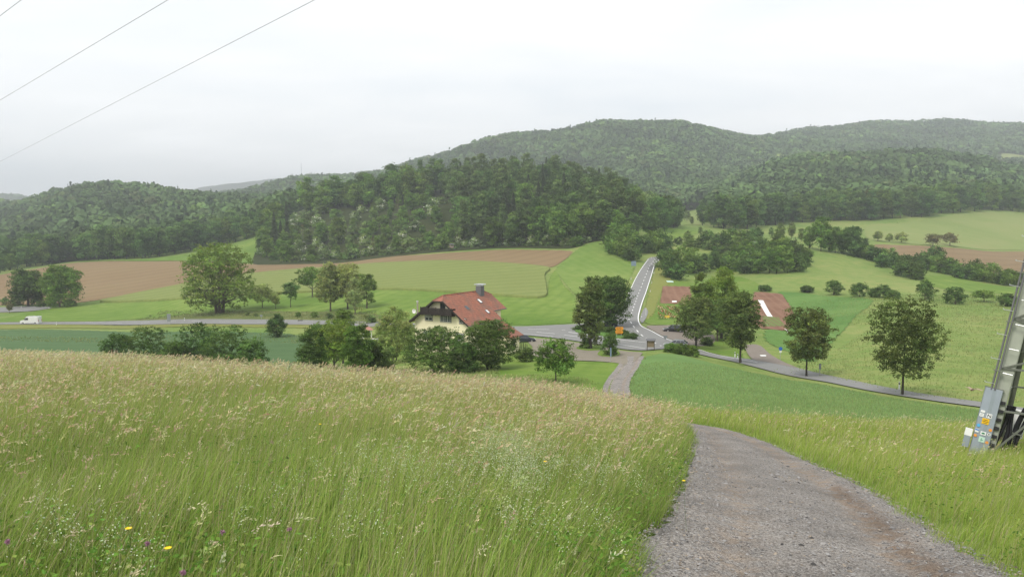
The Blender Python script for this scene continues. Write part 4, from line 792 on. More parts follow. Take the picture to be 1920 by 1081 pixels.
# ------------------------------------------------------------------ the house
def tile_mat():
    m, nt, n, l, b = new_mat('clay roof tiles'); tc = N(n, 'ShaderNodeTexCoord')
    br = N(n, 'ShaderNodeTexBrick'); br.inputs['Scale'].default_value = 1; br.inputs['Brick Width'].default_value = .32; br.inputs['Row Height'].default_value = .36; br.inputs['Mortar Size'].default_value = .03
    br.inputs['Color1'].default_value = rgba((.42, .15, .085)); br.inputs['Color2'].default_value = rgba((.29, .105, .062)); br.inputs['Mortar'].default_value = rgba((.09, .045, .035))
    mp = N(n, 'ShaderNodeMapping'); mp.inputs['Rotation'].default_value = (0, 0, R(90)); l.new(tc.outputs['Object'], mp.inputs[0]); l.new(mp.outputs[0], br.inputs['Vector'])
    no = N(n, 'ShaderNodeTexNoise'); no.inputs['Scale'].default_value = .6; no.inputs['Detail'].default_value = 8; l.new(tc.outputs['Object'], no.inputs['Vector'])
    mr = N(n, 'ShaderNodeMapRange'); mr.inputs['From Min'].default_value = .45; mr.inputs['From Max'].default_value = .75; l.new(no.outputs[0], mr.inputs[0])
    mx = N(n, 'ShaderNodeMixRGB'); mx.inputs[2].default_value = rgba((.18, .10, .07)); l.new(mr.outputs[0], mx.inputs[0]); l.new(br.outputs[0], mx.inputs[1]); l.new(mx.outputs[0], b.inputs['Base Color'])
    b.inputs['Roughness'].default_value = .85; bp = N(n, 'ShaderNodeBump'); bp.inputs['Strength'].default_value = .6; bp.inputs['Distance'].default_value = .03; l.new(br.outputs['Fac'], bp.inputs['Height']); bp.invert = True; l.new(bp.outputs[0], b.inputs['Normal']); return m
m_tile = tile_mat()
m_cream = plain('cream render', (.84, .77, .54), .9, var=.07, scale=.7); m_dwood = plain('dark stained wood', (.035, .028, .024), .8, var=.3); m_whitef = plain('white window frame', (.75, .75, .73), .4, var=.03)
m_glass = plain('window glass', (.03, .04, .045), .08, var=.2, spec=.6); m_shut = plain('roller shutter', (.42, .42, .40), .6, var=.05); m_metal = plain('zinc sheet', (.55, .56, .57), .35, .6, var=.1); m_greyp = plain('grey fibre cement cladding', (.13, .13, .135), .7, var=.15)
m_steel = plain('stainless flue', (.6, .6, .6), .3, .8, var=.05); m_brown_t = plain('brown window surround', (.10, .07, .05), .7)
HX, HY = -12.2, 127.0; HB = -19.6
hs = thing('house', 'cream rendered house with half hipped red tiled roof, dark balcony and grey chimney', 'house', (HX, HY, HB), R(-30))
E_, RZ, HZ_ = -14.3-HB, -9.6-HB, -10.42-HB; HWD = 6.3; SL = (RZ-E_)/HWD; hw = (RZ-HZ_)/SL
def zr(x): return RZ-SL*abs(x)
WL = 5.5
wall = MB(); tz = lambda x: zr(x)-.25
wall.prism([(-WL, -1.5), (WL, -1.5), (WL, tz(WL)), (hw, tz(hw)), (-hw, tz(hw)), (-WL, tz(WL))], 0, 10.0)
wall.prism([(-WL, -1.5), (3.6, -1.5), (3.6, tz(3.6)), (hw, tz(hw)), (-hw, tz(hw)), (-WL, tz(WL))], 10.0, 14.0)
wo = wall.build('wall', m_cream, hs)
nR = Vector((SL, 0, 1)); nL = Vector((-SL, 0, 1)); z43 = zr(4.3)
rf = MB()
rf.slab([(6.3, -.9, E_), (6.3, 10.3, E_), (4.3, 10.3, z43), (4.3, 14.9, z43), (hw, 14.9, HZ_), (0, 13.3, RZ), (0, .7, RZ), (hw, -.9, HZ_)], nR, .16)
rf.slab([(-hw, -.9, HZ_), (0, .7, RZ), (0, 13.3, RZ), (-hw, 14.9, HZ_), (-6.3, 14.9, E_), (-6.3, -.9, E_)], nL, .16)
rf.slab([(-hw, -.9, HZ_), (hw, -.9, HZ_), (0, .7, RZ)], (0, -1, 2), .14); rf.slab([(hw, 14.9, HZ_), (-hw, 14.9, HZ_), (0, 13.3, RZ)], (0, 1, 2), .14)
roof = rf.build('roof', m_tile, hs)
rid = MB(); rid.bar((0, .7, RZ+.03), (0, 13.3, RZ+.03), .11); rid.bar((hw, -.9, HZ_+.02), (0, .7, RZ+.03), .09); rid.bar((-hw, -.9, HZ_+.02), (0, .7, RZ+.03), .09); rid.bar((hw, 14.9, HZ_+.02), (0, 13.3, RZ+.03), .09); rid.build('ridge_tiles', m_tile, roof)
bb = MB()
for sx in (-1, 1):
    a = Vector((sx*6.35, -.93, E_-.16)); b = Vector((sx*hw, -.93, HZ_-.16)); bb.beam(a, b, .26, .06, (0, 1, 0)); 
    bb.add([(sx*6.3, -.9, E_-.2), (sx*hw, -.9, HZ_-.2), (sx*hw, 0, HZ_-.2), (sx*6.3, 0, E_-.2)], [(0, 1, 2, 3)])
bb.beam((-hw, -.93, HZ_-.12), (hw, -.93, HZ_-.12), .2, .06, (0, 1, 0)); bb.build('verge_board', m_dwood, hs)
g = MB(); g.bar((6.38, -.9, E_-.08), (6.38, 10.3, E_-.08), .08); g.bar((-6.38, -.9, E_-.08), (-6.38, 14.9, E_-.08), .08); g.bar((4.38, 10.3, z43-.08), (4.38, 14.9, z43-.08), .08); g.bar((6.38, -.7, E_-.1), (5.6, -.12, -.5), .05); g.build('gutter', m_greyp, hs)
ch = MB(); ch.box(.1, 1.2, 10.9, 12.1, RZ-1.6, RZ+.95); cho = ch.build('chimney', m_greyp, hs); cc = MB(); cc.box(.2, 1.1, 11.0, 12.0, RZ+.95, RZ+1.15); cc.add([(-.15, 10.7, RZ+1.2), (1.45, 10.7, RZ+1.2), (1.45, 12.3, RZ+1.2), (-.15, 12.3, RZ+1.2), (-.1, 10.7, RZ+1.36), (1.4, 10.7, RZ+1.36), (1.4, 12.3, RZ+1.36), (-.1, 12.3, RZ+1.36)], [(0,3,2,1),(4,5,6,7),(0,1,5,4),(1,2,6,5),(2,3,7,6),(3,0,4,7)]); cc.build('cap', m_metal, cho)
def win(x0, x1, z0, z1, y=0, panes=2, munt=True, shutter=False, label=None):
    sr = MB(); t = .09
    for a in ((x0-t, x1+t, z1, z1+t), (x0-t, x1+t, z0-t, z0), (x0-t, x0, z0, z1), (x1, x1+t, z0, z1)): sr.box(a[0], a[1], y-.03, y+.05, a[2], a[3])
    w = sr.build('window', m_brown_t, hs)
    if label: w['label'] = label
    f = MB(); f.box(x0, x1, y-.045, y+.02, z0, z0+.07); f.box(x0, x1, y-.045, y+.02, z1-.07, z1); k = (x1-x0)/panes
    for i in range(panes+1):
        xx = x0+k*i; a, b = max(x0, xx-.05), min(x1, xx+.05); f.box(a, b, y-.045, y+.02, z0+.07, z1-.07)
    if munt:
        for i in range(panes):
            m = x0+k*(i+.5); f.box(m-.018, m+.018, y-.04, y+.0, z0+.07, z1-.07)
        for q in (1, 2): zz = z0+(z1-z0)*q/3; f.box(x0+.05, x1-.05, y-.038, y+.0, zz-.018, zz+.018)
    f.build('frame', m_whitef, w); p = MB(); p.box(x0, x1, y-.015, y+.03, z0, z1); p.build('pane', m_glass, w)
    if shutter: s = MB(); [s.box(x0+.04, x1-.04, y-.058, y-.047, z1-.07-.055*(i+1)*1.0, z1-.07-.055*i-.008) for i in range(int((z1-z0)*.55/.055))]; s.build('shutter', m_shut, w)
A = lambda z: z-HB
win(-3.25, -1.75, A(-13.95), A(-12.85), 0, 2, False, True, 'window with grey roller shutter half closed'); win(-.05, 2.15, A(-14.0), A(-12.9), 0, 3); win(3.85, 5.15, A(-14.1), A(-13.55+.35), 0, 2)
win(-3.6, -2.0, A(-17.0), A(-15.8), 0, 2); win(-.2, 2.0, A(-17.0), A(-15.8), 0, 3); win(3.2, 4.8, A(-17.0), A(-15.8), 0, 2)
d_ = MB(); d_.box(-.1, 1.0, -.04, .05, A(-12.55), A(-10.75)); dr = d_.build('balcony_door', m_brown_t, hs); p = MB(); p.box(.0, .42, -.06, -.041, A(-12.2), A(-10.85)); p.box(.48, .9, -.06, -.041, A(-12.2), A(-10.85)); p.build('pane', m_glass, dr)
bl = MB(); bl.box(-3.35, 3.05, -1.15, 0, A(-12.75), A(-12.6)); bl.box(-3.4, 3.1, -1.22, -1.12, A(-11.68), A(-11.58)); 
for i in range(43): x = -3.35+i*.1515; bl.box(x, x+.12, -1.19, -1.15, A(-12.85)+.08*(i % 2), A(-11.7))
for i in range(5): x = -3.38+i*1.6; bl.box(x-.06, x+.06, -1.25, -1.14, A(-12.9), A(-11.5))
for x in (-3.38, 3.02): bl.box(x, x+.05, -1.15, 0, A(-12.7), A(-11.6))
for i in range(4): x = -3.2+i*2.05; bl.beam((x, -1.1, A(-12.85)), (x, 0, A(-12.85)), .12, .16)
bl.build('balcony', m_dwood, hs)
for (x, y, w, h, mt) in ((2.1, 9.1, .8, 1.1, m_glass), (4.35, 8.1, .7, .95, m_glass), (3.0, 3.6, .7, .9, m_glass)):
    s = MB(); c = Vector((x, y, zr(x))); ux = Vector((1, 0, -SL)).normalized(); uy = Vector((0, 1, 0)); nn = nR.normalized()
    q = [c+ux*a*h/2+uy*b*w/2+nn*.1 for a, b in ((-1, -1), (1, -1), (1, 1), (-1, 1))]; s.slab(q, nn, .2); so = s.build('skylight', m_greyp, hs)
    s = MB(); q = [c+ux*a*(h/2-.1)+uy*b*(w/2-.1)+nn*.108 for a, b in ((-1, -1), (1, -1), (1, 1), (-1, 1))]; s.slab(q, nn, .006); s.build('pane', m_whitef if x > 2.05 and y > 8 else mt, so)
an = MB(); an.prism([(3.6, -1.5), (8.1, -1.5), (8.1, A(-17.25)), (3.6, A(-14.95))], 8.9, 13.0); an.build('annex_wall', m_cream, hs)
ar = MB(); ar.slab([(3.55, 8.4, A(-14.65)), (8.75, 8.4, A(-17.3)), (8.75, 13.5, A(-17.3)), (3.55, 13.5, A(-14.65))], (.51, 0, 1), .15); ar.build('annex_roof', m_tile, hs)
w2 = MB(); w2.box(3.58, 3.64, 11.2, 12.6, A(-14.6), A(-13.5)); w2.build('rear_window', m_glass, hs)
d2 = MB(); d2.box(8.08, 8.14, 10.6, 11.6, -.2, 1.8); d2.build('annex_door', m_dwood, hs)
fl = MB(); fl.bar((-6.9, 2.6, -1), (-6.9, 2.6, A(-11.2)), .14, n=10); fo = fl.build('flue', m_steel, hs); c = MB(); c.bar((-6.9, 2.6, A(-11.2)), (-6.9, 2.6, A(-10.95)), .2, .16, n=10); c.build('cap', m_steel, fo)
di = MB(); di.bar((-6.2, 2.2, A(-13.6)), (-6.9, 1.6, A(-12.7)), .04); rr_ = 12
di.add([(-6.9+.42*math.cos(2*math.pi*k/rr_), 1.55, A(-12.75)+.42*math.sin(2*math.pi*k/rr_)) for k in range(rr_)]+[(-6.9, 1.68, A(-12.75))], [(k, (k+1) % rr_, rr_) for k in range(rr_)]); di.build('satellite_dish', m_whitef, hs)
# small tiled shed and garden table
p = G(688, 633); sh = thing('garden_shelter', 'small open garden shelter with reddish tiled pyramid roof left of the willow', 'shelter', p, R(20))
for x in (-.9, .9):
    for y in (-.9, .9): b = MB(); b.box(x-.07, x+.07, y-.07, y+.07, -.2, 2.0); b.build('post', m_whitef, sh)
b = MB(); b.add([(-1.4, -1.4, 1.9), (1.4, -1.4, 1.9), (1.4, 1.4, 1.9), (-1.4, 1.4, 1.9), (0, 0, 3.0)], [(0, 1, 4), (1, 2, 4), (2, 3, 4), (3, 0, 4), (0, 3, 2, 1)]); b.build('roof', plain('faded red tiles', (.38, .19, .15), .8, var=.25, scale=4), sh)
b = MB(); b.box(-.8, .8, .8, .88, -.1, 1.9); b.build('back_wall', m_dwood, sh)
p = G(703, 641); t = thing('garden_table', 'white garden table at the right of the small tiled shelter', 'table', p); b = MB(); b.box(-.8, .8, -.4, .4, .7, .76); b.build('tabletop', m_whitef, t)
for x in (-.7, .7):
    for y in (-.3, .3): b = MB(); b.box(x-.03, x+.03, y-.03, y+.03, -.1, .7); b.build('leg', m_whitef, t)
# fence posts by the annex
for i in range(6):
    q = G(972+i*3.2, 652+i*1.2); b = MB(); b.box(-.06, .06, -.06, .06, -.3, 1.3); o = b.build('fence_post', m_barkd); o.location = q; tag(o, 'short dark wooden fence post beside the cream annex wall', 'post', 'fence posts beside the annex')
# ------------------------------------------------------------------ vehicles
m_tyre = plain('tyre rubber', (.02, .02, .021), .9); m_rim = plain('alloy rim', (.45, .46, .47), .35, .7); m_cglass = plain('car glass', (.02, .025, .03), .05, spec=.8); m_red = plain('tail lamp red', (.4, .02, .02), .3); m_lamp = plain('headlamp', (.75, .76, .78), .15); m_black = plain('black plastic', (.025, .025, .027), .6)
def paintm(name, c): m = plain(name, c, .28, .2, var=.03, spec=.6); m.node_tree.nodes['Principled BSDF'].inputs['Coat Weight'].default_value = .6; return m
m_pblack = paintm('black car paint', (.022, .023, .028)); m_psilver = paintm('silver grey car paint', (.30, .31, .33)); m_pblue = paintm('dark blue car paint', (.02, .027, .05)); m_pwhite = paintm('white van paint', (.78, .78, .79))
def vehicle(name, label, cat, loc, rz, L, W, prof, roofz, belt, cab, paint, wheels, wr, rails=False):
    """prof: lower body outline (x,z); cab: x of rear bottom, front bottom, rear top, front top of the glass house"""
    z0 = loc.z+.03; t = thing(name, label, cat, (loc.x, loc.y, z0), rz)
    b = MB(); b.prism(prof, -W/2, W/2); b.build('body', paint, t, bevel=.07, smooth=False)
    rb, fb, rt, ft = cab; w1, w2 = W/2-.04, W/2-.24
    gh = MB(); gh.add([(rb, -w1, belt), (fb, -w1, belt), (fb, w1, belt), (rb, w1, belt), (rt, -w2, roofz-.05), (ft, -w2, roofz-.05), (ft, w2, roofz-.05), (rt, w2, roofz-.05)], [(0,3,2,1),(4,5,6,7),(0,1,5,4),(1,2,6,5),(2,3,7,6),(3,0,4,7)]); gh.build('windows', m_cglass, t)
    r = MB(); r.box(rt-.04, ft+.06, -w2-.03, w2+.03, roofz-.06, roofz); ro = r.build('roof', paint, t, bevel=.03)
    pl = MB()
    for s in (-1, 1):
        for f in (0, .36, .68, 1): pl.beam((rb+(fb-rb)*f, s*(w1+.005), belt), (rt+(ft-rt)*f, s*(w2+.005), roofz-.04), .09, .04, (1, 0, 0))
    pl.build('pillars', paint, t)
    if rails:
        q = MB(); [q.bar((rt+.1, s*w2, roofz+.05), (ft-.2, s*w2, roofz+.05), .025) for s in (-1, 1)]; q.build('roof_rails', m_metal, ro)
    xf = max(p[0] for p in prof); xr = min(p[0] for p in prof)
    for s in (-1, 1):
        q = MB(); q.box(xf-.14, xf+.012, s*W/2*.62-.17, s*W/2*.62+.17, belt-.36, belt-.20); q.build('headlight', m_lamp, t)
        q = MB(); q.box(xr-.012, xr+.12, s*W/2*.78-.13, s*W/2*.78+.13, belt-.32, belt-.05); q.build('tail_light', m_red, t)
        q = MB(); q.box(fb-.35, fb-.18, s*(W/2+.10)-.09, s*(W/2+.10)+.09, belt+.02, belt+.17); q.build('mirror', paint, t)
    q = MB(); q.box(xf-.1, xf+.015, -.55, .55, .28, .48); q.build('grille', m_black, t); q = MB(); q.box(xr-.015, xr+.05, -.26, .26, belt-.42, belt-.31); q.build('number_plate', m_whitef, t)
    for x in wheels:
        for s in (-1, 1):
            q = MB(); q.bar((x, s*(W/2-.22), wr), (x, s*(W/2+.012), wr), wr, n=20); wo_ = q.build('wheel', m_tyre, t); q = MB(); q.bar((x, s*(W/2-.05), wr), (x, s*(W/2+.02), wr), wr*.62, n=14); q.build('rim', m_rim, wo_)
    return t
def estate(L, H, belt):  # lower body outline
    h = L/2; return [(-h, .35), (-h+.12, .22), (h-.15, .22), (h, .36), (h-.02, belt-.32), (h-.22, belt-.17), (h-1.25, belt+.01), (-h+.12, belt+.02), (-h, belt-.1)]
vehicle('estate_car', 'black estate car with roof rails parked in the lay-by beside the trees', 'car', G(1263,622), R(176), 4.7, 1.8, estate(4.7, 1.5, .92), 1.50, .90, (-2.3, 1.15, -2.0, .35), m_pblack, (-1.35, 1.4), .33, True)
vehicle('car', 'silver grey car driving on the road behind the low green hedge', 'car', G(1268,651), R(158), 4.5, 1.8, estate(4.5, 1.45, .90), 1.45, .88, (-2.1, 1.1, -1.4, .3), m_psilver, (-1.3, 1.35), .32)
vehicle('car', 'dark blue car parked beside the cream house annex', 'car', G(984,641), R(8), 4.3, 1.78, estate(4.3, 1.45, .90), 1.45, .88, (-2.0, 1.05, -1.35, .3), m_pblue, (-1.25, 1.3), .32)
vehicle('car', 'black car on the road half hidden behind the round tree at the island', 'car', G(1139,612.5), R(185), 4.5, 1.8, estate(4.5, 1.5, .92), 1.5, .9, (-2.2, 1.1, -1.9, .3), m_pblack, (-1.3, 1.35), .33)
VAN = [(-2.9, .4), (-2.88, .28), (2.7, .28), (2.85, .42), (2.8, .95), (2.45, 1.28), (1.55, 1.38), (.95, 2.38), (.5, 2.5), (-2.8, 2.52), (-2.9, 2.4)]
def van(label, loc, rz, ladder):
    t = thing('van', label, 'van', (loc.x, loc.y, loc.z+.03), rz); b = MB(); b.prism(VAN, -.98, .98); b.build('body', m_pwhite, t, bevel=.08)
    s = MB(); s.add([(1.62, -.86, 1.42), (1.62, .86, 1.42), (1.03, .8, 2.34), (1.03, -.8, 2.34)], [(0, 1, 2, 3)]); s.V = [(x+.03, y, z+.03) for x, y, z in s.V]; s.build('windscreen', m_cglass, t)
    for q in (-1, 1):
        s = MB(); s.add([(.2, q*.985, 1.4), (1.4, q*.985, 1.4), (.98, q*.985, 2.1), (.2, q*.985, 2.1)], [(0, 1, 2, 3)]); s.build('side_window', m_cglass, t)
        s = MB(); s.box(-2.86, -2.1, q*.985-.006, q*.985+.006, .5, 1.25); s.build('side_panel', m_black if False else m_greyp, t) if False else None
        s = MB(); s.box(2.7, 2.87, q*.7-.15, q*.7+.15, .85, 1.08); s.build('headlight', m_lamp, t); s = MB(); s.box(-2.93, -2.8, q*.88-.08, q*.88+.08, .9, 1.6); s.build('tail_light', m_red, t)
        for x in (-1.9, 1.9): s = MB(); s.bar((x, q*.76, .35), (x, q*1.0, .35), .35, n=18); w = s.build('wheel', m_tyre, t); s = MB(); s.bar((x, q*.9, .35), (x, q*1.01, .35), .2, n=12); s.build('rim', m_rim, w)
        s = MB(); s.box(1.2, 1.32, q*1.12-.1, q*1.12+.1, 1.45, 1.8); s.build('mirror', m_black, t)
    s = MB(); s.box(-1.8, 1.2, -.99, .99, .36, .44); s.build('side_skirt', m_black, t)
    if ladder:
        s = MB(); [s.box(-2.2+k*1.4, -2.1+k*1.4, -.8, .8, 2.54, 2.62) for k in range(3)]; s.build('roof_rack', m_metal, t)
    return t
van('white panel van driving left along the lower road', G(58,607.5), R(181), True)
van('white vehicle glimpsed between the trees of the copse', G(1407,462), R(150), False)
# ------------------------------------------------------------------ signs, posts, small things
m_post = plain('galvanised post', (.40, .41, .42), .5, .4); m_orange = plain('orange yellow sign face', (.80, .33, .015), .5, var=.03); m_sgrey = plain('grey sign back', (.22, .235, .25), .6, var=.1); m_sblue = plain('blue sign face', (.03, .12, .45), .5); m_white = plain('white plastic', (.75, .75, .74), .5, var=.04); m_yel = plain('yellow board', (.75, .52, .06), .6)
p = G(1161, 634); t = thing('direction_sign', 'two orange yellow arrow boards on posts at the road island', 'sign', p, R(8))
for x in (-.55, .45): b = MB(); b.bar((x, .06, -.3), (x, .06, 2.45), .045); b.build('post', m_post, t)
for z, s in ((1.75, -1), (1.0, 1)):
    pts = [(-.85, z), (.62, z), (.88, z+.33), (.62, z+.66), (-.85, z+.66)]; pts = [(x*s, q) for x, q in pts]; pts = pts if s > 0 else pts[::-1]
    b = MB(); b.prism(pts, -.03, .02); o = b.build('arrow_board', m_orange, t)
    b = MB(); rn = random.Random(int(z*10))
    for row, zz in enumerate((z+.41, z+.15)):
        x = -.6
        while x < .45: w = rn.uniform(.05, .10); b.box(x, x+w, -.035, -.031, zz, zz+rn.uniform(.08, .13)); x += w+.035+(.08 if rn.random() < .15 else 0)
    b.build('lettering', m_black, o)
p = G(1220, 657); t = thing('notice_board', 'brown wooden notice board with a small roof where the track meets the road', 'notice board', p, R(-8))
for x in (-.62, .62): b = MB(); b.box(x-.06, x+.06, -.06, .06, -.3, 2.0); b.build('post', m_bark, t)
b = MB(); b.box(-.56, .56, -.03, .03, .65, 1.75); b.build('panel', plain('weathered plywood', (.20, .155, .10), .8, var=.25), t); b = MB(); b.slab([(-.85, -.35, 1.9), (.85, -.35, 1.9), (.85, .3, 2.15), (-.85, .3, 2.15)], (0, -.35, 1), .06); b.build('roof', m_greyp, t)
def tri_sign(px, py, label):
    p = G(px, py); t = thing('yield_sign', label, 'sign', p, R(10)); b = MB(); b.bar((0, .04, -.3), (0, .04, 2.5), .035); b.build('post', m_post, t); b = MB(); b.prism([(-.48, 2.55), (0, 1.72), (.48, 2.55)], -.015, .015); b.build('sign_plate', m_sgrey, t)
tri_sign(1247, 655, 'back of a triangular grey yield sign beside the silver car')
def round_sign(px, py, h, r, mat, label, plate2=False):
    p = G(px, py); t = thing('road_sign', label, 'sign', p); b = MB(); b.bar((0, .04, -.3), (0, .04, h), .035); b.build('post', m_post, t); b = MB(); b.bar((0, -.015, h-r), (0, .015, h-r), r, n=20); b.build('sign_plate', mat, t)
    if plate2: b = MB(); b.box(-.2, .2, -.02, 0, h-2*r-.35, h-2*r-.08); b.build('lower_plate', m_white, t)
round_sign(1463, 674, 2.3, .33, m_sblue, 'round blue sign on a thin post at the edge of the clover field', True)
def panel_sign(px, py, w, h, z, mat, label, rz=0, posts=2, name='road_sign'):
    p = G(px, py); t = thing(name, label, 'sign', p, rz)
    for x in ([-w*.32, w*.32] if posts == 2 else [0]): b = MB(); b.bar((x, .06, -.3), (x, .06, z+h), .045); b.build('post', m_post, t)
    b = MB(); b.box(-w/2, w/2, -.02, .03, z, z+h); b.build('sign_plate', mat, t)
panel_sign(1188, 505, 2.1, 1.9, 1.4, plain('blue grey sign back', (.20, .26, .31), .5), 'large blue grey sign panel left of the far road bend', R(15), 2)
panel_sign(317, 609.5, 1.0, 2.2, 1.1, m_sgrey, 'tall dark grey sign seen from behind on the near verge of the left road', 0, 1)
panel_sign(490, 603, .7, .45, 1.5, m_sgrey, 'small grey plate on a post at the far side of the left road', 0, 1)
panel_sign(1145, 678, .22, 1.4, .9, plain('bluish grey sign', (.17, .23, .32), .6), 'narrow bluish grey sign post standing beside the pointed shrub', 0, 1)
panel_sign(1537, 704, .3, .8, 1.0, m_sgrey, 'small dark sign on a post right of the middle roadside tree', 0, 1)
panel_sign(1385, 636, 1.3, .45, 2.2, m_white, 'white sign panel peeking out between the tall lime and the left roadside tree', R(-15), 1)
panel_sign(1251, 598, 1.15, .6, .35, m_yel, 'low yellow board in the flower field', R(-6), 2, 'yellow_board')
m_pb = plain('black reflector band', (.02, .02, .02), .5)
def delineator(px, py, label, group='white delineator posts along the roads'):
    p = G(px, py); t = thing('delineator_post', label, 'road post', p, 0, group); b = MB(); b.prism([(-.07, -.2), (.07, -.2), (.07, 1.0), (-.07, 1.08)], -.05, .05); b.build('post', m_white, t); b = MB(); b.prism([(-.073, .72), (.073, .70), (.073, .88), (-.073, .90)], -.053, .053); b.build('reflector_band', m_pb, t)
for px, py, lab in [(106,607.5,'white post at the far road edge right of the van'),(346,600,'white post at the far edge of the left road near the grey sign'),(40,575.5,'white post at the far left road bend, left one of two'),(92,577,'white post at the far left road bend, right one of two'),
  (1383,672,'pair partner white post left of the left roadside tree'),(1686,729,'white post on the verge beside the wide ragged roadside tree'),(1203,594,'white post at the inner corner of the road beside the flower field'),(1226,512,'white post right of the climbing road, highest on the slope'),
  (1219,546,'white post right of the climbing road above the garden plot'),(1222,530,'white post right of the climbing road, middle of the slope'),(1183,522,'white post left of the climbing road by the pasture'),(1378,668,'white post next to the pair at the side road mouth'),(1221,484,'tiny white post at the crest of the climbing road')]:
    delineator(px, py+2, lab)
p = G(1211, 592); o = MB(); o.bar((0, 0, -.2), (0, 0, 2.1), .05); o = o.build('marker_pole', m_white); o.location = p; tag(o, 'thin pale marker pole beside the lay-by at the road corner', 'pole')
p = G(1149, 612); o = MB(); o.box(-.35, .35, -.25, .25, -.1, 1.35).box(-.4, .4, -.3, .3, 1.35, 1.42); o = o.build('utility_cabinet', m_white, bevel=.02); o.location = p; tag(o, 'white cabinet standing at the road behind the round island tree', 'cabinet')
p = G(563, 602.5); o = MB(); o.box(-.7, .7, -.06, .06, .1, .42)
for x in (-.6, .6): o.box(x-.05, x+.05, -.05, .05, -.2, .4)
o = o.build('low_barrier', m_black); o.location = p; tag(o, 'low dark barrier board at the far edge of the left road', 'barrier')
p = G(847, 470); t = thing('hunting_blind', 'small pinkish brown hunting blind on legs at the edge of the wood', 'hunting blind', p, R(12)); mb_ = plain('pinkish boards', (.30, .22, .19), .9, var=.2)
for x in (-.8, .8):
    for y in (-.7, .7): b = MB(); b.beam((x*1.2, y*1.2, -.3), (x, y, 1.7), .1, .1, (0, 1, 0)); b.build('leg', m_dwood, t)
b = MB(); b.box(-.95, .95, -.85, .85, 1.7, 2.5); b.box(-.95, -.75, -.85, .85, 2.5, 3.2); b.box(.75, .95, -.85, .85, 2.5, 3.2); b.box(-.95, .95, -.85, .85, 3.2, 3.5); b.build('cabin', mb_, t); b = MB(); b.slab([(-1.2, -1.2, 3.5), (1.2, -1.2, 3.5), (1.2, 1.1, 3.8), (-1.2, 1.1, 3.8)], (0, -.1, 1), .08); b.build('roof', m_greyp, t)
# far radio mast
u = ratio_of(565, 320); md = 3900; gz = hz(u*md, md); zt = EYE+slope_of(305)*md; t = thing('radio_mast', 'thin radio mast on the far blue hill', 'mast', (u*md, md, gz)); b = MB(); b.bar((0, 0, -5), (0, 0, zt-gz), 1.6, .8, n=8); b.build('mast_tube', m_sgrey, t)
for k in (.6, .8, .93): b = MB(); b.bar((0, 0, (zt-gz)*k), (0, 0, (zt-gz)*k+3), 2.6, n=8); b.build('antenna_ring', m_white, t)
# bird in flight
v = Vector((ratio_of(1824, 730)*30, 30, EYE+slope_of(730)*30)); rng = np.random.default_rng(1)
b = MB(); b.add([(-.17, 0, 0), (-.09, -.035, .0), (-.09, .035, 0), (-.09, 0, .035), (.02, -.05, 0), (.02, .05, 0), (.02, 0, .05), (.02, 0, -.045), (-.09, 0, -.03), (.14, 0, .0), (.22, -.05, .0), (.22, .05, .0)], [(0,1,3),(0,3,2),(0,2,8),(0,8,1),(1,4,6,3),(3,6,5,2),(2,5,7,8),(8,7,4,1),(4,9,6),(6,9,5),(5,9,7),(7,9,4),(9,10,11)])
bd = b.build('bird', plain('brown feathers', (.11, .07, .05), .9, var=.3, scale=20)); bd.location = v; bd.rotation_euler = (0, R(-8), R(25)); tag(bd, 'small brown bird flying low over the slope left of the pylon', 'bird')
for s in (-1, 1):
    b = MB(); b.add([(-.08, s*.03, .02), (.05, s*.03, .02), (.07, s*.17, .07), (-.05, s*.18, .075), (.10, s*.36, .02), (.03, s*.37, .022), (-.08, s*.03, .008), (.05, s*.03, .008), (.07, s*.17, .06), (-.05, s*.18, .065)], [(0,1,2,3),(3,2,4,5),(6,9,8,7),(9,5,4,8),(0,3,9,6),(1,7,8,2),(3,5,9),(2,8,4)]); b.build('wing', plain('pale wing', (.34, .26, .20), .9), bd)
# ------------------------------------------------------------------ overhead wires (poles stand outside the view)
m_wire = plain('weathered aluminium wire', (.30, .31, .33), .6, .3)
for i, ((a, b_), z0, lab) in enumerate([(((590, 0), (0, 303)), 18, 'longest overhead wire, lowest of the three in the upper left sky'), (((315, 0), (0, 188)), 18.5, 'middle overhead wire of the three in the upper left sky'), (((40, 0), (0, 30)), 19, 'short overhead wire crossing the top left corner')]):
    P0, P1 = [Vector((ratio_of(*q)*((z0-EYE)/slope_of(q[1])), (z0-EYE)/slope_of(q[1]), z0)) for q in (a, b_)]; d = P1-P0; A0, A1 = P0-d.normalized()*(60 if i < 2 else 45), P0+d.normalized()*330; mb = MB(); n = 26; pr = None
    for k in range(n+1):
        t = k/n; q = A0.lerp(A1, t); 
        if pr is not None: mb.bar(pr, q, .022, n=5)
        pr = q
    tag(mb.build('overhead_wire', m_wire), lab, 'wire', 'overhead wires')
# ------------------------------------------------------------------ lattice pylon at the right edge
m_galv = plain('weathered galvanised steel', (.33, .35, .29), .6, .35, var=.25, scale=3); m_galvl = plain('bright galvanised cover', (.33, .37, .42), .45, .45, var=.12, scale=2.5); m_galvd = plain('dark lattice steel', (.17, .18, .15), .7, .3, var=.3); m_cable = plain('black cable', (.012, .012, .014), .5)
PA, PB, PC, PD = Vector((14.7, 23.0, 0)), Vector((17.95, 26.8, 0)), Vector((18.35, 19.6, 0)), Vector((21.75, 23.4, 0)); PCt = (PA+PD)/2; PHt = 25.0
pz = hz(PA.x, PA.y); py_ = thing('lattice_pylon', 'tall lattice steel pylon with sticker covered grey sheath at the right edge', 'pylon', (PA.x, PA.y, pz))
def leg_at(P, z): k = 1-.060*min(z, 11)-.012*max(0, z-11); q = PCt+(P-PCt)*k; return Vector((q.x-PA.x, q.y-PA.y, z))
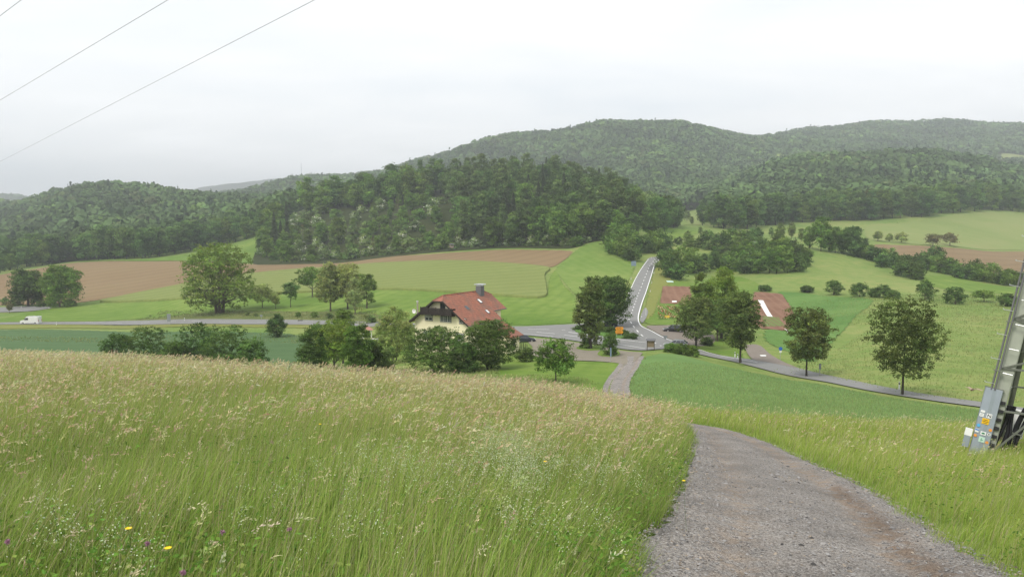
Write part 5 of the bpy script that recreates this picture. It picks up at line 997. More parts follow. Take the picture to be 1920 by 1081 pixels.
for P, nm in ((PA, 0), (PB, 1), (PC, 2), (PD, 3)):
    a, b2 = leg_at(P, -.8), leg_at(P, PHt); b = MB(); out = (P-PCt).normalized(); s1 = Vector((-out.y, out.x, 0)); e1 = (s1+out*-1).normalized(); e2 = (-s1+out*-1).normalized(); w = .34 if nm == 0 else .15; dz = (b2-a).normalized()
    for e, (a, b2) in ((e, sg) for e in (e1, e2) for sg in ((leg_at(P, -.8), leg_at(P, 11)), (leg_at(P, 11), leg_at(P, PHt)))):
        vs = [p+e*q+t_ for p in (a, b2) for q, t_ in ((0, Vector()), (w, Vector()), (w, out*-.03), (0, out*-.03))]; b.add(vs, [(0,3,2,1),(4,5,6,7),(0,1,5,4),(1,2,6,5),(2,3,7,6),(3,0,4,7)])
    b.build('leg', m_galv if nm == 0 else m_galvd, py_)
lev = [1.45, 2.75, 4.3, 6.2, 8.4, 10.8, 13.4, 16.2, 19.2, 22.2, 25.0]; prs = [(PA, PB), (PA, PC), (PB, PD), (PC, PD)]
for (P, Q) in prs:
    for z in lev: b = MB(); b.beam(leg_at(P, z), leg_at(Q, z), .08, .05); b.build('cross_bar', m_galvd, py_)
    zz = [-.3]+lev[1:]
    for i, (z0, z1) in enumerate(zip(zz, zz[1:])):
        m = (leg_at(P, z1)+leg_at(Q, z1))/2 if i == 0 else None
        if i == 0: prr = [(leg_at(P, z0), m), (leg_at(Q, z0), m)]
        else: prr = [(leg_at(P, z0), leg_at(Q, z1)), (leg_at(Q, z0), leg_at(P, z1))]
        for a, c in prr: b = MB(); b.beam(a, c, .08, .05); b.build('diagonal_brace', m_galvd, py_)
for s, z in ((5.5, 17.5), (5.5, 21.2), (4.2, 24.5)):
    b = MB(); ax = Vector((.74, -.67, 0)); c = leg_at(PCt, z) if False else Vector((PCt.x-PA.x, PCt.y-PA.y, z))
    b.beam(c-ax*s, c+ax*s, .12, .12); b.beam(c-ax*s, c+Vector((0, 0, 1.6))-ax*.5, .08, .08); b.beam(c+ax*s, c+Vector((0, 0, 1.6))+ax*.5, .08, .08); b.build('cross_arm', m_galvd, py_)
# frame that follows the visible leg: X to the right in view, Z up along the leg, Y away
za = (leg_at(PA, 10)-leg_at(PA, 0)).normalized(); xa = Vector((.845, -.534, 0)); xa = (xa-za*xa.dot(za)).normalized(); ya = za.cross(xa).normalized()
LMX = Matrix((xa, ya, za)).transposed().to_4x4()
def on_leg(mb): mb.V = [tuple(LMX @ Vector((v[0], v[1]-.1, v[2]))) for v in mb.V]; return mb
cw = .47
b = MB(); pts = [(-.30, -.02), (-.28, -.10), (-.08, -.13), (.02, -.12), (.17, -.13), (.19, -.02)]; vs = [(x, y, z) for z in (-.4, 2.15) for x, y in pts]; k = 6; b.add(vs, [tuple(range(k))[::-1], tuple(range(k, 2*k))]+[(i, (i+1) % k, k+(i+1) % k, k+i) for i in range(k)]); cov = on_leg(b).build('cable_cover', m_galvl, py_)
b = MB(); b.box(-.32, .21, -.11, -.0, 2.15, 2.175); on_leg(b).build('cover_rim', m_galvd, cov)
b = MB(); b.bar((-.13, -.11, 2.1), (-.13, -.11, 24), .03); b.bar((-.04, -.12, 2.1), (-.04, -.12, 24), .03); on_leg(b).build('conduit', m_greyp, py_)
for i in range(34):
    z = 2.3+i*.385; s = -1 if i % 2 == 0 else 1; x0 = -.08 if s < 0 else .05; b = MB(); b.bar((x0, -.14, z), (x0+s*.26, -.16, z), .012, n=5); b.bar((x0+s*.26, -.16, z), (x0+s*.27, -.16, z+.035), .012, n=5); on_leg(b).build('step_bolt', m_metal, py_)
for i in range(14):
    z = 2.7+i*1.55; b = MB(); b.box(-.2, .06, -.15, -.06, z, z+.035); on_leg(b).build('bracket', m_galvd, py_)
def sticker(x, z, w, h, mat, sub=None, round_=False, dy=-.137):
    b = MB(); x = x-.29
    if round_: n = 16; b.add([(x+w/2*math.cos(2*math.pi*k/n), yy, z+w/2*math.sin(2*math.pi*k/n)) for yy in (dy, dy-.003) for k in range(n)], [tuple(range(n)), tuple(range(n, 2*n))[::-1]]+[(k, (k+1) % n, n+(k+1) % n, n+k) for k in range(n)])
    else: b.box(x-w/2, x+w/2, dy-.003, dy, z-h/2, z+h/2)
    o = on_leg(b).build('sticker', mat, cov)
    if sub:
        b = MB(); 
        for q in sub[1]:
            if len(q) == 4: b.box(x+q[0], x+q[1], dy-.006, dy-.0035, z+q[2], z+q[3])
            else: b.beam((x+q[0], dy-.006, z+q[1]), (x+q[2], dy-.006, z+q[3]), q[4], .004, (0, 1, 0))
        on_leg(b).build('sticker', sub[0], cov)
m_stw = plain('white sticker', (.72, .73, .72), .5); m_sty = plain('yellow sticker', (.75, .45, .01), .5); m_stb = plain('light blue sticker', (.10, .38, .66), .5); m_stg = plain('green print', (.03, .22, .10), .5); m_sto = plain('orange sticker', (.70, .28, .05), .5); m_stlg = plain('pale green sticker', (.45, .62, .52), .5); m_stbl = plain('blue print', (.06, .18, .5), .5)
sticker(.08, 1.27, .12, .11, m_stw, (m_sgrey, [(-.045, .04, .015, .025), (-.045, .03, -.02, -.01)])); sticker(.09, 1.385, .12, .07, m_stw)
sticker(.28, 1.29, .14, .14, m_stw, (m_black, [(-.04, -.045, -.04, .045, .016), (-.04, .045, .04, -.045, .018), (.04, -.045, .04, .045, .016)]))
sticker(.22, 1.10, .19, .18, m_sty, (m_black, [(-.08, .08, -.012, .004), (-.06, .05, .035, .05), (-.06, .06, -.06, -.045)]))
sticker(.07, .93, .10, .1, m_stb, None, True); sticker(.06, .76, .10, .11, m_stw, (m_stbl, [(-.045, .045, .0, .045)])); sticker(.24, .72, .15, .11, m_stw, (m_stg, [(-.05, 0, .05, 0, .03), (-.025, 0, .025, 0, .05)])); sticker(.39, .73, .09, .09, m_stw, (m_black, [(-.02, .02, -.02, .02)]), True)
sticker(.40, .87, .09, .09, m_sto, None, True); sticker(.05, .60, .09, .08, m_sto, None, True); sticker(.24, .52, .16, .17, m_stlg, (m_stg, [(-.04, -.01, .04, -.01, .012), (-.01, -.05, -.01, .05, .01)])); sticker(.39, .47, .09, .08, m_sto, None, True)
b = MB(); b.box(-.52, -.34, -.06, .12, .15, .72); bx = on_leg(b).build('meter_box', m_galvl, py_, bevel=.01); b = MB(); b.box(-.53, -.33, -.07, .13, .52, .74); on_leg(b).build('lid', m_white, bx)
b = MB(); b.box(.62, 1.0, .9, 1.3, .75, 1.62); bx = on_leg(b).build('junction_box', m_white, py_, bevel=.01)
for x, y, r in ((.32, .25, .06), (.45, .35, .07), (.55, .3, .05), (.75, .5, .09), (.86, .55, .07)):
    b = MB(); pr = None
    for k in range(9): q = (x+.06*math.sin(k*.8+x*9)+.03*k*.4, y+.04*math.cos(k), -.5+k*.28); (b.bar(pr, q, r*.85, n=7) if pr else None); pr = q
    on_leg(b).build('cable', m_cable, py_)
for x0, x1, z in ((.2, 1.1, 1.62), (.2, .95, .95), (.25, 1.2, .35)): b = MB(); b.beam((x0, .3, z), (x1, .45, z-.05), .05, .04); on_leg(b).build('clamp_bar', m_galvd, py_)
for i in range(7): b = MB(); b.box(.2, .32, -.02, .1, .1+i*.27, .2+i*.27); on_leg(b).build('insulator_block', m_black, py_)
# flowers of the cut-flower field
def flower_field():
    rng = np.random.default_rng(9); poly = world_poly([(1233,576),(1272,576),(1276,600),(1233,600)]); P = np.array(poly); n = 5200
    X = rng.uniform(P[:, 0].min(), P[:, 0].max(), n); Y = rng.uniform(P[:, 1].min(), P[:, 1].max(), n); m = inside(poly, X, Y) & (np.abs(((X*1.0) % 4.2)-2.1) > .5); X, Y = X[m], Y[m]; n = len(X); Z = hgt(X, Y)+rng.uniform(.1, .75, n)
    C = np.stack([X, Y, Z], 1); a = rng.normal(size=(n, 3)); a /= np.linalg.norm(a, axis=1)[:, None]; b = np.cross(a, rng.normal(size=(n, 3))); b /= np.linalg.norm(b, axis=1)[:, None]; s = rng.uniform(.1, .22, n)[:, None]
    V = np.stack([C-a*s, C-b*s*.6, C+a*s, C+b*s*.6], 1).reshape(-1, 3); c = np.tile(np.array([1.7, 1.5, 1.5]), (n, 1))*rng.uniform(.5, 1.2, (n, 1)); f = rng.random(n); top = Z-hgt(X, Y) > .45
    red = top & (f < .28) & ((X*.37 % 1) < .75); c[red] = np.array([5.5, .35, 2.2])*rng.uniform(.6, 1, (red.sum(), 1)); pk = top & (f > .8); c[pk] = np.array([8, 3.2, 9])
    o = mobj('flower_field', mesh_np('flower_field', V, np.arange(4*n).reshape(n, 4), LM['hedge'], np.repeat(c, 4, axis=0))); tag(o, 'rows of red and pink flowers below the left garden plot', 'flowers', kind='stuff')
flower_field()
# ------------------------------------------------------------------ tall grass, seed heads, crop blades, loose stones (uncountable: stuff)
def grass_mat(name, trans=.35):
    m, nt, n, l, b = new_mat(name); n.remove(b); out = n['Material Output']; at = N(n, 'ShaderNodeAttribute', attribute_name='tone')
    df = N(n, 'ShaderNodeBsdfDiffuse'); tr = N(n, 'ShaderNodeBsdfTranslucent'); ms = N(n, 'ShaderNodeMixShader'); ms.inputs[0].default_value = trans
    l.new(at.outputs['Color'], df.inputs[0]); l.new(at.outputs['Color'], tr.inputs[0]); l.new(df.outputs[0], ms.inputs[1]); l.new(tr.outputs[0], ms.inputs[2]); l.new(ms.outputs[0], out.inputs[0]); return m
m_grass = grass_mat('grass blades')
def fbm(x, y, s, seed):
    v = 0
    for k, a in ((1, .55), (2.1, .3), (4.3, .15)): v = v+a*np.sin(x*s*k+seed+1.7*np.sin(y*s*k*.8+seed*2))*np.sin(y*s*k*1.1+seed*.7+1.3*np.sin(x*s*k*.7))
    return v
def sample_fan(rng, u0, u1, d0, d1, dens, k, dk):
    """points in the fan, density dens/m2 up to dk, falling as (dk/d)^k beyond"""
    dd = np.linspace(d0, d1, 3000); pdf = (u1-u0)*dd*dens*np.minimum(1, (dk/dd)**k); cdf = np.cumsum(pdf)*(dd[1]-dd[0]); n = int(cdf[-1]); d = np.interp(rng.random(n)*cdf[-1], cdf, dd); u = rng.uniform(u0, u1, n); return u*d, d
_tl = np.array(TRL); _tr = np.array(TRR)
def edge_x(P, y): o = np.argsort(P[:, 1]); return np.interp(y, P[o, 1], P[o, 0])
def ribbons(rng, X, Y, Z, H, Wd, lean, leandir, segs, cb, cm, ct, wexp=.8):
    n = len(X); th = rng.uniform(0, np.pi, n); wx, wy = np.cos(th), np.sin(th); lx, ly = np.cos(leandir), np.sin(leandir); V = []; C = []
    for i in range(segs+1):
        t = i/segs; hx = H*lean*t**1.8; hz_ = H*t*np.sqrt(np.clip(1-(lean*t**.9)**2*.6, .15, 1)); w = Wd*(1-t)**wexp*.5 if i < segs else Wd*.04
        cx, cy, cz = X+lx*hx, Y+ly*hx, Z-.03+hz_
        V += [np.stack([cx-wx*w, cy-wy*w, cz], 1), np.stack([cx+wx*w, cy+wy*w, cz], 1)]
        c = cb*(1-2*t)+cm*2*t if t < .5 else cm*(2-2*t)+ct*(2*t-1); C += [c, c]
    V = np.stack(V, 1).reshape(-1, 3); C = np.stack(C, 1).reshape(-1, 3); m = 2*(segs+1); b = (np.arange(n)*m)[:, None]
    F = np.concatenate([b+np.array([[2*i, 2*i+1, 2*i+3, 2*i+2]]) for i in range(segs)], 0); return V, F, C, (X+lx*H*lean, Y+ly*H*lean, Z-.03+H*np.sqrt(np.clip(1-lean**2*.6, .15, 1)))
def quads_at(rng, C, o, s, asp):
    """small flat pieces at C pointing along o"""
    n = len(C); o = o/np.linalg.norm(o, axis=1)[:, None]; b = np.cross(o, rng.normal(size=(n, 3))); b /= np.linalg.norm(b, axis=1)[:, None]; s = s[:, None]
    return np.stack([C-o*s, C-b*s*asp, C+o*s, C+b*s*asp], 1).reshape(-1, 3), np.arange(4*n).reshape(n, 4)
def heads(rng, tip, ld, size, k, col, droop, spread):
    x, y, z = tip; n = len(x); tt = np.tile(np.linspace(0, 1, k), (n, 1)).ravel(); idx = np.repeat(np.arange(n), k); sz = size[idx]; lx, ly = np.cos(ld)[idx], np.sin(ld)[idx]; dr = droop[idx]
    prof = np.sin(np.pi*np.clip(tt*.85+.12, 0, 1))
    a = rng.normal(size=(n*k, 3))*(sz*spread*prof)[:, None]
    C = np.stack([x[idx]+lx*sz*(tt-.15)*dr, y[idx]+ly*sz*(tt-.15)*dr, z[idx]+sz*(tt-.15)*(1-dr*.6)-sz*dr*tt**2*.5], 1)+a*np.array([1, 1, .6])
    o = np.stack([lx*dr, ly*dr, (1-dr)*1.0+0*lx], 1)+a/(sz*spread+1e-6)[:, None]*.35+rng.normal(size=(n*k, 3))*.12
    ln = sz*(.80/k**.92)*rng.uniform(.8, 1.6, n*k)*(.6+.6*prof)+.0012; V, F = quads_at(rng, C, o, ln, .34 if k > 6 else .28); c = col[idx]*rng.uniform(.8, 1.2, (n*k, 1)); return V, F, np.repeat(c, 4, axis=0)
def join(parts):
    Vs, Fs, Cs = [], [], []; b = 0
    for V, F, C in parts: Vs.append(V); Fs.append(F+b); Cs.append(C); b += len(V)
    return np.concatenate(Vs), np.concatenate(Fs), np.concatenate(Cs)
def jit(rng, c, n, a=.18, b=.10): return np.array(c)[None, :]*rng.uniform(1-a, 1+a, (n, 1))*(1+rng.uniform(-b, b, (n, 3)))
def meadow(name, side, seed, u0, u1, d1, dens, label, hk=1.0, hd=1.0, yellow=0.0, clip=None):
    rng = np.random.default_rng(seed); parts = []
    for (a, b, ds, k, dk, segs) in ((2.0, 9, dens, 0, 9, 4), (9, d1, dens, 1.45, 9, 3)):
        X, Y = sample_fan(rng, u0, u1, a, b, ds, k, dk)
        ex = edge_x(_tl, Y) if side < 0 else edge_x(_tr, Y); g = (ex-X)*(-side)*-1 if False else ((ex-X) if side < 0 else (X-ex)); g = g+.26*fbm(X, Y, 2.3, 4)+(-.12 if side < 0 else .12)
        m = g > .0
        if clip is not None: m &= ~inside(clip, X, Y)
        X, Y, g = X[m], Y[m], g[m]; n = len(X); Z = hgt(X, Y); f1 = fbm(X, Y, .35, seed); f2 = fbm(X, Y, 1.4, seed+3)
        H = rng.uniform(.34, .72, n)*hk*(1+.15*f1+.22*f2)*np.clip(.45+g*.9, .3, 1); Wd = np.maximum(rng.uniform(.004, .0085, n), .00062*Y); ld = rng.normal(-.25, .7, n)+1.0*f1+.8*fbm(X, Y, .8, 21); lean = np.clip(rng.normal(.31, .17, n)+.22*fbm(X, Y, .6, 31), .05, .9)
        gr = np.clip(.5+.5*f2, 0, 1)[:, None]; near_edge = np.clip(1-g/1.2, 0, 1)[:, None]
        cm = jit(rng, (.23, .345, .06), n, .45)*(1-gr*.4)+jit(rng, (.35, .41, .12), n, .3)*gr*.4; cm = cm*(1-yellow)+jit(rng, (.34, .41, .08), n)*yellow
        cm = cm*(1-.25*near_edge)+jit(rng, (.19, .34, .05), n)*.25*near_edge
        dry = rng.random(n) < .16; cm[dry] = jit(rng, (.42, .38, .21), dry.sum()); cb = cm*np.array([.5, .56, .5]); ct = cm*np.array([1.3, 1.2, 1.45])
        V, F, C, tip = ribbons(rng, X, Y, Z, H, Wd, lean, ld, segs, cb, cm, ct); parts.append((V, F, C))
    # flowering stems with seed heads
    for (a, b, ds, k, dk, nq) in ((2.2, 7, 100*hd, 0, 8, 24), (7, 16, 115*hd, .4, 8, 11), (16, d1, 84*hd, .8, 16, 6)):
        X, Y = sample_fan(rng, u0, u1, a, b, ds, k, dk); ex = edge_x(_tl, Y) if side < 0 else edge_x(_tr, Y); g = (ex-X) if side < 0 else (X-ex)
        f1 = fbm(X, Y, .30, seed+9); f2 = fbm(X, Y, .9, seed+5); keep = (g > .35) & (rng.random(len(X)) < np.clip(.50+.7*f1+.45*f2+np.clip((Y-12)/30, 0, .6), .07, 1)*np.clip((Y-1.5)/7, .3, 1)*np.clip(g/1.6, .1, 1))
        if clip is not None: keep &= ~inside(clip, X, Y)
        X, Y, g = X[keep], Y[keep], g[keep]; n = len(X); Z = hgt(X, Y); H = rng.uniform(.62, 1.02, n)*hk*(1+.08*fbm(X, Y, .5, 2)); ld = rng.normal(-.15, .55, n); lean = np.clip(rng.normal(.30, .13, n), .05, .7)
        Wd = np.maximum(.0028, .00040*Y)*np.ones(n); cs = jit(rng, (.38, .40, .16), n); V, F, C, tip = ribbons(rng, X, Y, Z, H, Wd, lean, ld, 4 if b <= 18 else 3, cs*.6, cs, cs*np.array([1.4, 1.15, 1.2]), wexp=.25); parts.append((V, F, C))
        tp = .1+.75*rng.random(n)+.5*fbm(X, Y, .17, 11); col = jit(rng, (.60, .53, .33), n); pink = tp > .70; col[pink] = jit(rng, (.54, .40, .28), pink.sum()); pale = tp < .12; col[pale] = jit(rng, (.68, .63, .43), pale.sum()); grn = (tp > .25) & (tp < .45); col[grn] = jit(rng, (.45, .48, .22), grn.sum())
        kind = rng.random(n); sz = np.where(kind < .55, rng.uniform(.08, .165, n), rng.uniform(.04, .08, n)); dp = np.clip(rng.normal(.55, .25, n), .05, 1); sp = np.where(kind < .55, .085, .03)
        sz = sz*np.clip(1+(Y-10)/60, 1, 1.5); parts.append(heads(rng, tip, ld, sz, nq, col, dp, sp[np.repeat(np.arange(n), nq)]))
    V, F, C = join(parts); o = mobj(name, mesh_np(name, V, F, m_grass, C)); return tag(o, label, 'grass', kind='stuff')
_clipR = world_poly(CROP_R)
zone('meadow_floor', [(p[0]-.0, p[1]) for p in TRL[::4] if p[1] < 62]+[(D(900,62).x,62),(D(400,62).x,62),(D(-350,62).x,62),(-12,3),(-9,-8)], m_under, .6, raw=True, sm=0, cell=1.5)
meadow('meadow_grass', -1, 41, -1.0, .36, 60, 1050, 'tall flowering meadow grass with straw coloured seed heads left of the track')
meadow('verge_grass', 1, 43, .10, 1.0, 50, 700, 'yellow green rough grass right of the track below the crop', hk=.6, hd=.12, yellow=.45, clip=_clipR)
def crop_blades():
    rng = np.random.default_rng(5); X, Y = sample_fan(rng, .12, .80, 26, 110, 90, 1.5, 28); m = inside(_clipR, X, Y); X, Y = X[m], Y[m]; n = len(X); Z = hgt(X, Y); f = fbm(X, Y, .25, 3)
    row = np.sin((X*.62-Y*.78)*5.6)
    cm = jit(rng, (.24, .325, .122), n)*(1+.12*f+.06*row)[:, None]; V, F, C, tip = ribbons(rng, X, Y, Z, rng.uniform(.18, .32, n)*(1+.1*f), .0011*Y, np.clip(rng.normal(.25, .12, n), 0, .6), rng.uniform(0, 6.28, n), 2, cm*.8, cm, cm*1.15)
    o = mobj('crop_blades', mesh_np('crop_blades', V, F, m_grass, C)); tag(o, 'even green cereal crop standing in the field right of the track', 'crop', kind='stuff')
crop_blades()
def tuft_cover(name, poly, n, h, w, cols, seed, label):
    """coarse tufts that roughen a far meadow"""
    rng = np.random.default_rng(seed); P = np.array(poly); X = rng.uniform(P[:, 0].min(), P[:, 0].max(), n); Y = rng.uniform(P[:, 1].min(), P[:, 1].max(), n); m = inside(poly, X, Y); X, Y = X[m], Y[m]; n = len(X)
    f = fbm(X, Y, .16, seed)+.5*fbm(X, Y, .7, seed+1); k = rng.random(n) < np.clip(.55+.5*f, .1, 1); X, Y, f = X[k], Y[k], f[k]; n = len(X); Z = hgt(X, Y)
    c = jit(rng, cols[0], n)*(.5-.5*np.clip(f, -1, 1))[:, None]+jit(rng, cols[1], n)*(.5+.5*np.clip(f, -1, 1))[:, None]
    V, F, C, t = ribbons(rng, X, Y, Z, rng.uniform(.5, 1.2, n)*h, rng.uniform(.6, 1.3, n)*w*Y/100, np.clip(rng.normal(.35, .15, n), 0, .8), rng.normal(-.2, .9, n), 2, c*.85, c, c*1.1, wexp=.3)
    o = mobj(name, mesh_np(name, V, F, m_grass, C)); tag(o, label, 'grass', kind='stuff')
tuft_cover('slope_grass', [(D(1440,112).x,112),(D(1540,106).x,106),(D(1700,84).x,84),(D(1860,74).x,76),(D(2050,72).x,74),(D(2050,230).x,230),(D(1500,230).x,230),(D(1500,190).x,190),(D(1640,175).x,175),(D(1560,135).x,135),(D(1500,125).x,125)], 110000, .32, .10, ((.21, .28, .085), (.30, .34, .14)), 3, 'rough pale grass covering the slope beyond the road on the right')
tuft_cover('roadside_grass', [(D(-100,210).x,196),(D(300,200).x,188),(D(560,190).x,182),(D(700,180).x,172),(D(700,160).x,160),(D(560,170).x,165),(D(300,185).x,176),(D(-100,190).x,184)], 18000, .4, .12, ((.18, .26, .08), (.32, .34, .15)), 4, 'rough grass between the left road and the dark crop')
tuft_cover('bank_grass', [(D(250,240).x,240),(D(400,226).x,226),(D(560,214).x,214),(D(760,196).x,196),(D(770,212).x,212),(D(640,226).x,226),(D(500,236).x,236),(D(300,256).x,256)], 18000, .5, .14, ((.16, .22, .08), (.30, .31, .15)), 6, 'rough bank grass above the far side of the left road')
tuft_cover('low_meadow_grass', [(D(1125,90).x,90),(D(1000,76).x,76),(D(700,80).x,80),(D(500,80).x,80),(D(480,104).x,104),(D(760,112).x,112),(D(930,108).x,108),(D(940,96).x,96),(D(1100,96).x,96)], 34000, .4, .08, ((.22, .30, .08), (.32, .36, .15)), 7, 'grass of the lower meadow around the bushes in front of the house')
# white bedstraw clouds, clover heads and yellow flowers in the near meadow
def herbs():
    rng = np.random.default_rng(77); parts = []
    for side, u0, u1, n0 in ((-1, -1.0, .36, 900), (1, .1, 1.0, 500)):
        X, Y = sample_fan(rng, u0, u1, 2.2, 16, n0, 1.3, 5); ex = edge_x(_tl, Y) if side < 0 else edge_x(_tr, Y); g = (ex-X) if side < 0 else (X-ex); f = fbm(X, Y, .9, 61)+.5*fbm(X, Y, 2.9, 62); m = (g > .05) & (rng.random(len(X)) < np.clip(.2+.9*f, .04, 1)); X, Y, f = X[m], Y[m], f[m]; n = len(X)
        Z = hgt(X, Y)+rng.uniform(.08, .42, n)*(1+.25*f); C = np.stack([X, Y, Z], 1); o = rng.normal(size=(n, 3))*np.array([1, 1, .45]); V, F = quads_at(rng, C, o, rng.uniform(.010, .030, n), .48)
        c = jit(rng, (.13, .25, .045), n, .4); l = rng.random(n) < .15; c[l] = jit(rng, (.30, .38, .10), l.sum()); parts.append((V, F, np.repeat(c, 4, axis=0)))
    V, F, C = join(parts); o = mobj('meadow_herbs', mesh_np('meadow_herbs', V, F, m_grass, C)); tag(o, 'broad leaved herbs growing low between the grass stems near the track', 'herbs', kind='stuff')
herbs()
def bedstraw():
    rng = np.random.default_rng(8); parts = []
    for (px, py, n, sx, sy) in [(960,850,260,.42,.8),(985,905,120,.3,.4),(900,890,60,.6,.5),(60,1010,16,.4,.3),(740,890,70,.5,.6),(560,930,14,.5,.5),(1150,905,50,.35,.4),(620,1030,12,.5,.4),(150,1040,18,.4,.3),(830,940,30,.7,.7),(1040,1000,30,.5,.4),(300,900,10,1.2,.9),(700,780,14,1.5,1.2)]:
        s = slope_of(py); u = ratio_of(px, py); p = G(px, py); p = D(px, max(3.2, p.y*.72)) if True else p
        X = p.x+rng.normal(0, sx, n)*.6; Y = p.y+rng.normal(0, sy, n)*.6; X, Y = X, np.maximum(Y, 2.6); Z = hgt(X, Y); H = rng.uniform(.5, .78, n); ld = rng.uniform(0, 6.28, n); c = jit(rng, (.14, .21, .05), n)
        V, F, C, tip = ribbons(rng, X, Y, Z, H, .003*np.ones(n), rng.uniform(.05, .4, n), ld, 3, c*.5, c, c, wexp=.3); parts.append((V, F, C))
        k = 34; i = np.repeat(np.arange(n), k); Cc = np.stack([tip[0][i], tip[1][i], tip[2][i]], 1)+rng.normal(size=(n*k, 3))*np.array([.035, .035, .06]); V, F = quads_at(rng, Cc, rng.normal(size=(n*k, 3)), rng.uniform(.003, .0065, n*k), .8)
        col = jit(rng, (.62, .66, .46), n*k); g = rng.random(n*k) < .45; col[g] = jit(rng, (.30, .40, .13), g.sum()); parts.append((V, F, np.repeat(col, 4, axis=0)))
    V, F, C = join(parts); o = mobj('white_bedstraw', mesh_np('white_bedstraw', V, F, m_grass, C)); tag(o, 'loose clouds of tiny white bedstraw flowers in the near meadow', 'wild flowers', kind='stuff')
bedstraw()
m_clov = plain('clover purple', (.30, .15, .22), .8, var=.3, scale=90); m_yfl = plain('yellow petals', (.80, .55, .01), .6); m_stem = plain('flower stem', (.08, .13, .03), .8); m_dkh = plain('dark plantain head', (.06, .045, .03), .9)
def flower(px, py, kind, label, group):
    s = slope_of(py); u = ratio_of(px, py); d = 2.4
    while EYE+s*d > hz(u*d, d)+.62 and d < 60: d += .02
    z = EYE+s*d; g0 = hz(u*d, d); t = thing({'c': 'clover_flower', 'y': 'yellow_flower', 'p': 'plantain_head'}[kind], label, 'flower', (u*d, d, g0), 0, group); h = z-g0; b = MB(); b.bar((.05, .02, -.02), (.02, .01, h*.5), .0022, .0018, n=5).bar((.02, .01, h*.5), (0, 0, h), .0018, .0014, n=5); b.build('stem', m_stem, t)
    b = MB(); rn = random.Random(px)
    if kind == 'c':
        for i in range(46):
            v = Vector((rn.gauss(0, 1), rn.gauss(0, 1), rn.gauss(.3, 1))).normalized(); b.bar(Vector((0, 0, h))+v*.004, Vector((0, 0, h))+v*.0165, .0022, .0008, n=4)
        b.build('flower_head', m_clov, t)
    elif kind == 'y':
        for i in range(16):
            a = 2*math.pi*i/16; v = Vector((math.cos(a), math.sin(a), .35)); w = Vector((-math.sin(a), math.cos(a), 0))*.0042; c = Vector((0, 0, h)); b.add([c, c+v*.012-w, c+v*.021, c+v*.012+w, c+v*.012+Vector((0, 0, -.0015))], [(0, 1, 2, 3), (0, 3, 4), (0, 4, 1), (1, 4, 2), (3, 2, 4)])
        b.build('petals', m_yfl, t)
    else: b.bar((0, 0, h-.022), (0, 0, h), .006, .004, n=7); b.build('seed_spike', m_dkh, t)
for px, py, l in [(14,1015,'purple clover head at the left edge of the meadow'),(276,1018,'purple clover head left of the lower yellow flower'),(343,1073,'purple clover head at the bottom edge of the meadow'),(417,997,'small purple clover head beside pale grass, highest of the clovers'),(543,992,'purple clover head furthest right in the meadow')]: flower(px, py, 'c', l, 'clover heads in the near meadow')
for px, py, l in [(241,991,'yellow flower low in the left meadow, leftmost of the yellow ones'),(315,1028,'yellow flower near the bottom edge beside the clovers'),(1022,865,'yellow flower in the middle of the pinkish grass'),(1282,901,'yellow flower at the grass edge by the track'),(600,795,'small yellow flower far up among the seed heads')]: flower(px, py, 'y', l, 'yellow flowers in the meadow')
for px, py, l in [(101,951,'dark slender plantain head above the grass at lower left'),(675,974,'brown seed head in the grass left of the white bedstraw'),(688,1006,'second brown seed head just below the other one')]: flower(px, py, 'p', l, 'dark seed heads in the meadow')
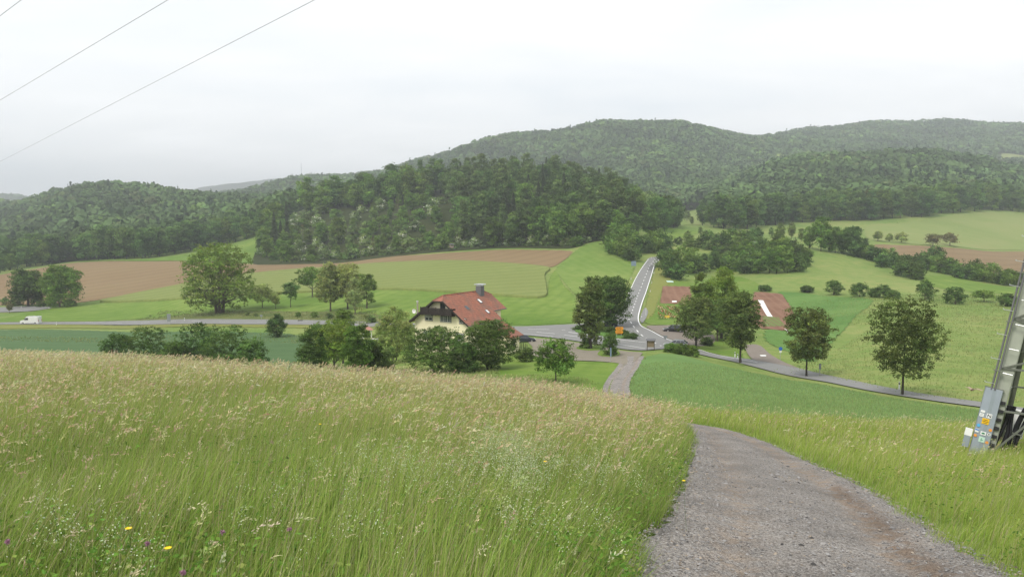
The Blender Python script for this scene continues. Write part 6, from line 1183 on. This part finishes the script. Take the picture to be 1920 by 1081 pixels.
def stones():
    rng = np.random.default_rng(12); X, Y = sample_fan(rng, .02, .75, 4.2, 30, 520, 1.6, 7); a, b = edge_x(_tl, Y), edge_x(_tr, Y); t = (X-a)/(b-a); edge = 1.4*np.exp(-((t-.04)/.12)**2)+np.exp(-((t-.98)/.12)**2)+.45*np.exp(-((t-.5)/.15)**2)
    m = (t > -.06) & (t < 1.05) & (rng.random(len(X)) < np.clip(.18+.8*edge, 0, 1)); X, Y = X[m], Y[m]; n = len(X); s = rng.gamma(2.2, .0034, n)+.004; s = np.minimum(s, .035)*np.clip(Y/9, 1, 1.6)
    rut = -.045*np.exp(-((t[m]-.24)/.09)**2)-.055*np.exp(-((t[m]-.76)/.08)**2)+.03*np.exp(-((t[m]-.5)/.12)**2); Z = hgt(X, Y)+.055+rut+s*.15
    th = rng.uniform(0, 6.28, n); base = np.array([[1, .1, 0], [.35, .8, .05], [-.6, .7, -.05], [-1, -.15, .05], [-.3, -.85, 0], [.65, -.7, .05], [.1, .1, .55]]); B = base[None]*(1+rng.uniform(-.25, .25, (n, 7, 3))); B[:, :, 1] *= rng.uniform(.5, .95, n)[:, None]; B[:, :, 2] *= rng.uniform(.6, 1.2, n)[:, None]
    c, q = np.cos(th)[:, None], np.sin(th)[:, None]; Vx = B[:, :, 0]*c-B[:, :, 1]*q; Vy = B[:, :, 0]*q+B[:, :, 1]*c; V = np.stack([Vx, Vy, B[:, :, 2]], 2)*s[:, None, None]+np.stack([X, Y, Z], 1)[:, None]
    F = (np.arange(n)*7)[:, None, None]+np.array([[0, 1, 6], [1, 2, 6], [2, 3, 6], [3, 4, 6], [4, 5, 6], [5, 0, 6]])[None]; g = rng.uniform(.12, .30, (n, 1))*np.array([1, .97, .95]); g[rng.random(n) < .2] *= np.array([1.15, 1, .82]); g[rng.random(n) < .12] *= .4
    m_ = grass_mat('loose stone', 0); o = mobj('loose_stones', mesh_np('loose_stones', V.reshape(-1, 3), F.reshape(-1, 3), m_, np.repeat(g, 7, axis=0))); tag(o, 'loose grey stone chips scattered over the gravel track', 'stones', kind='stuff')
stones()
# ------------------------------------------------------------------ haze: one closed box of even, thin air round everything
hm = bpy.data.materials.new('thin haze'); hm.use_nodes = True; hn = hm.node_tree.nodes; hn.clear(); ho = hn.new('ShaderNodeOutputMaterial'); hv = hn.new('ShaderNodeVolumePrincipled')
hv.inputs['Color'].default_value = (.90, .955, 1.0, 1); hv.inputs['Density'].default_value = .00028; hv.inputs['Anisotropy'].default_value = .2
hm.node_tree.links.new(hv.outputs[0], ho.inputs['Volume'])
zz = [v for o in bpy.data.objects if o.name.startswith('ground') for v in (min(p.co.z for p in o.data.vertices), max(p.co.z for p in o.data.vertices))]
hb = MB(); hb.box(-8300, 8300, -40, 5450, min(zz)-1, max(zz)+60); hb_o = hb.build('haze', hm); tag(hb_o, 'thin pale haze over the valley', 'haze', kind='stuff')
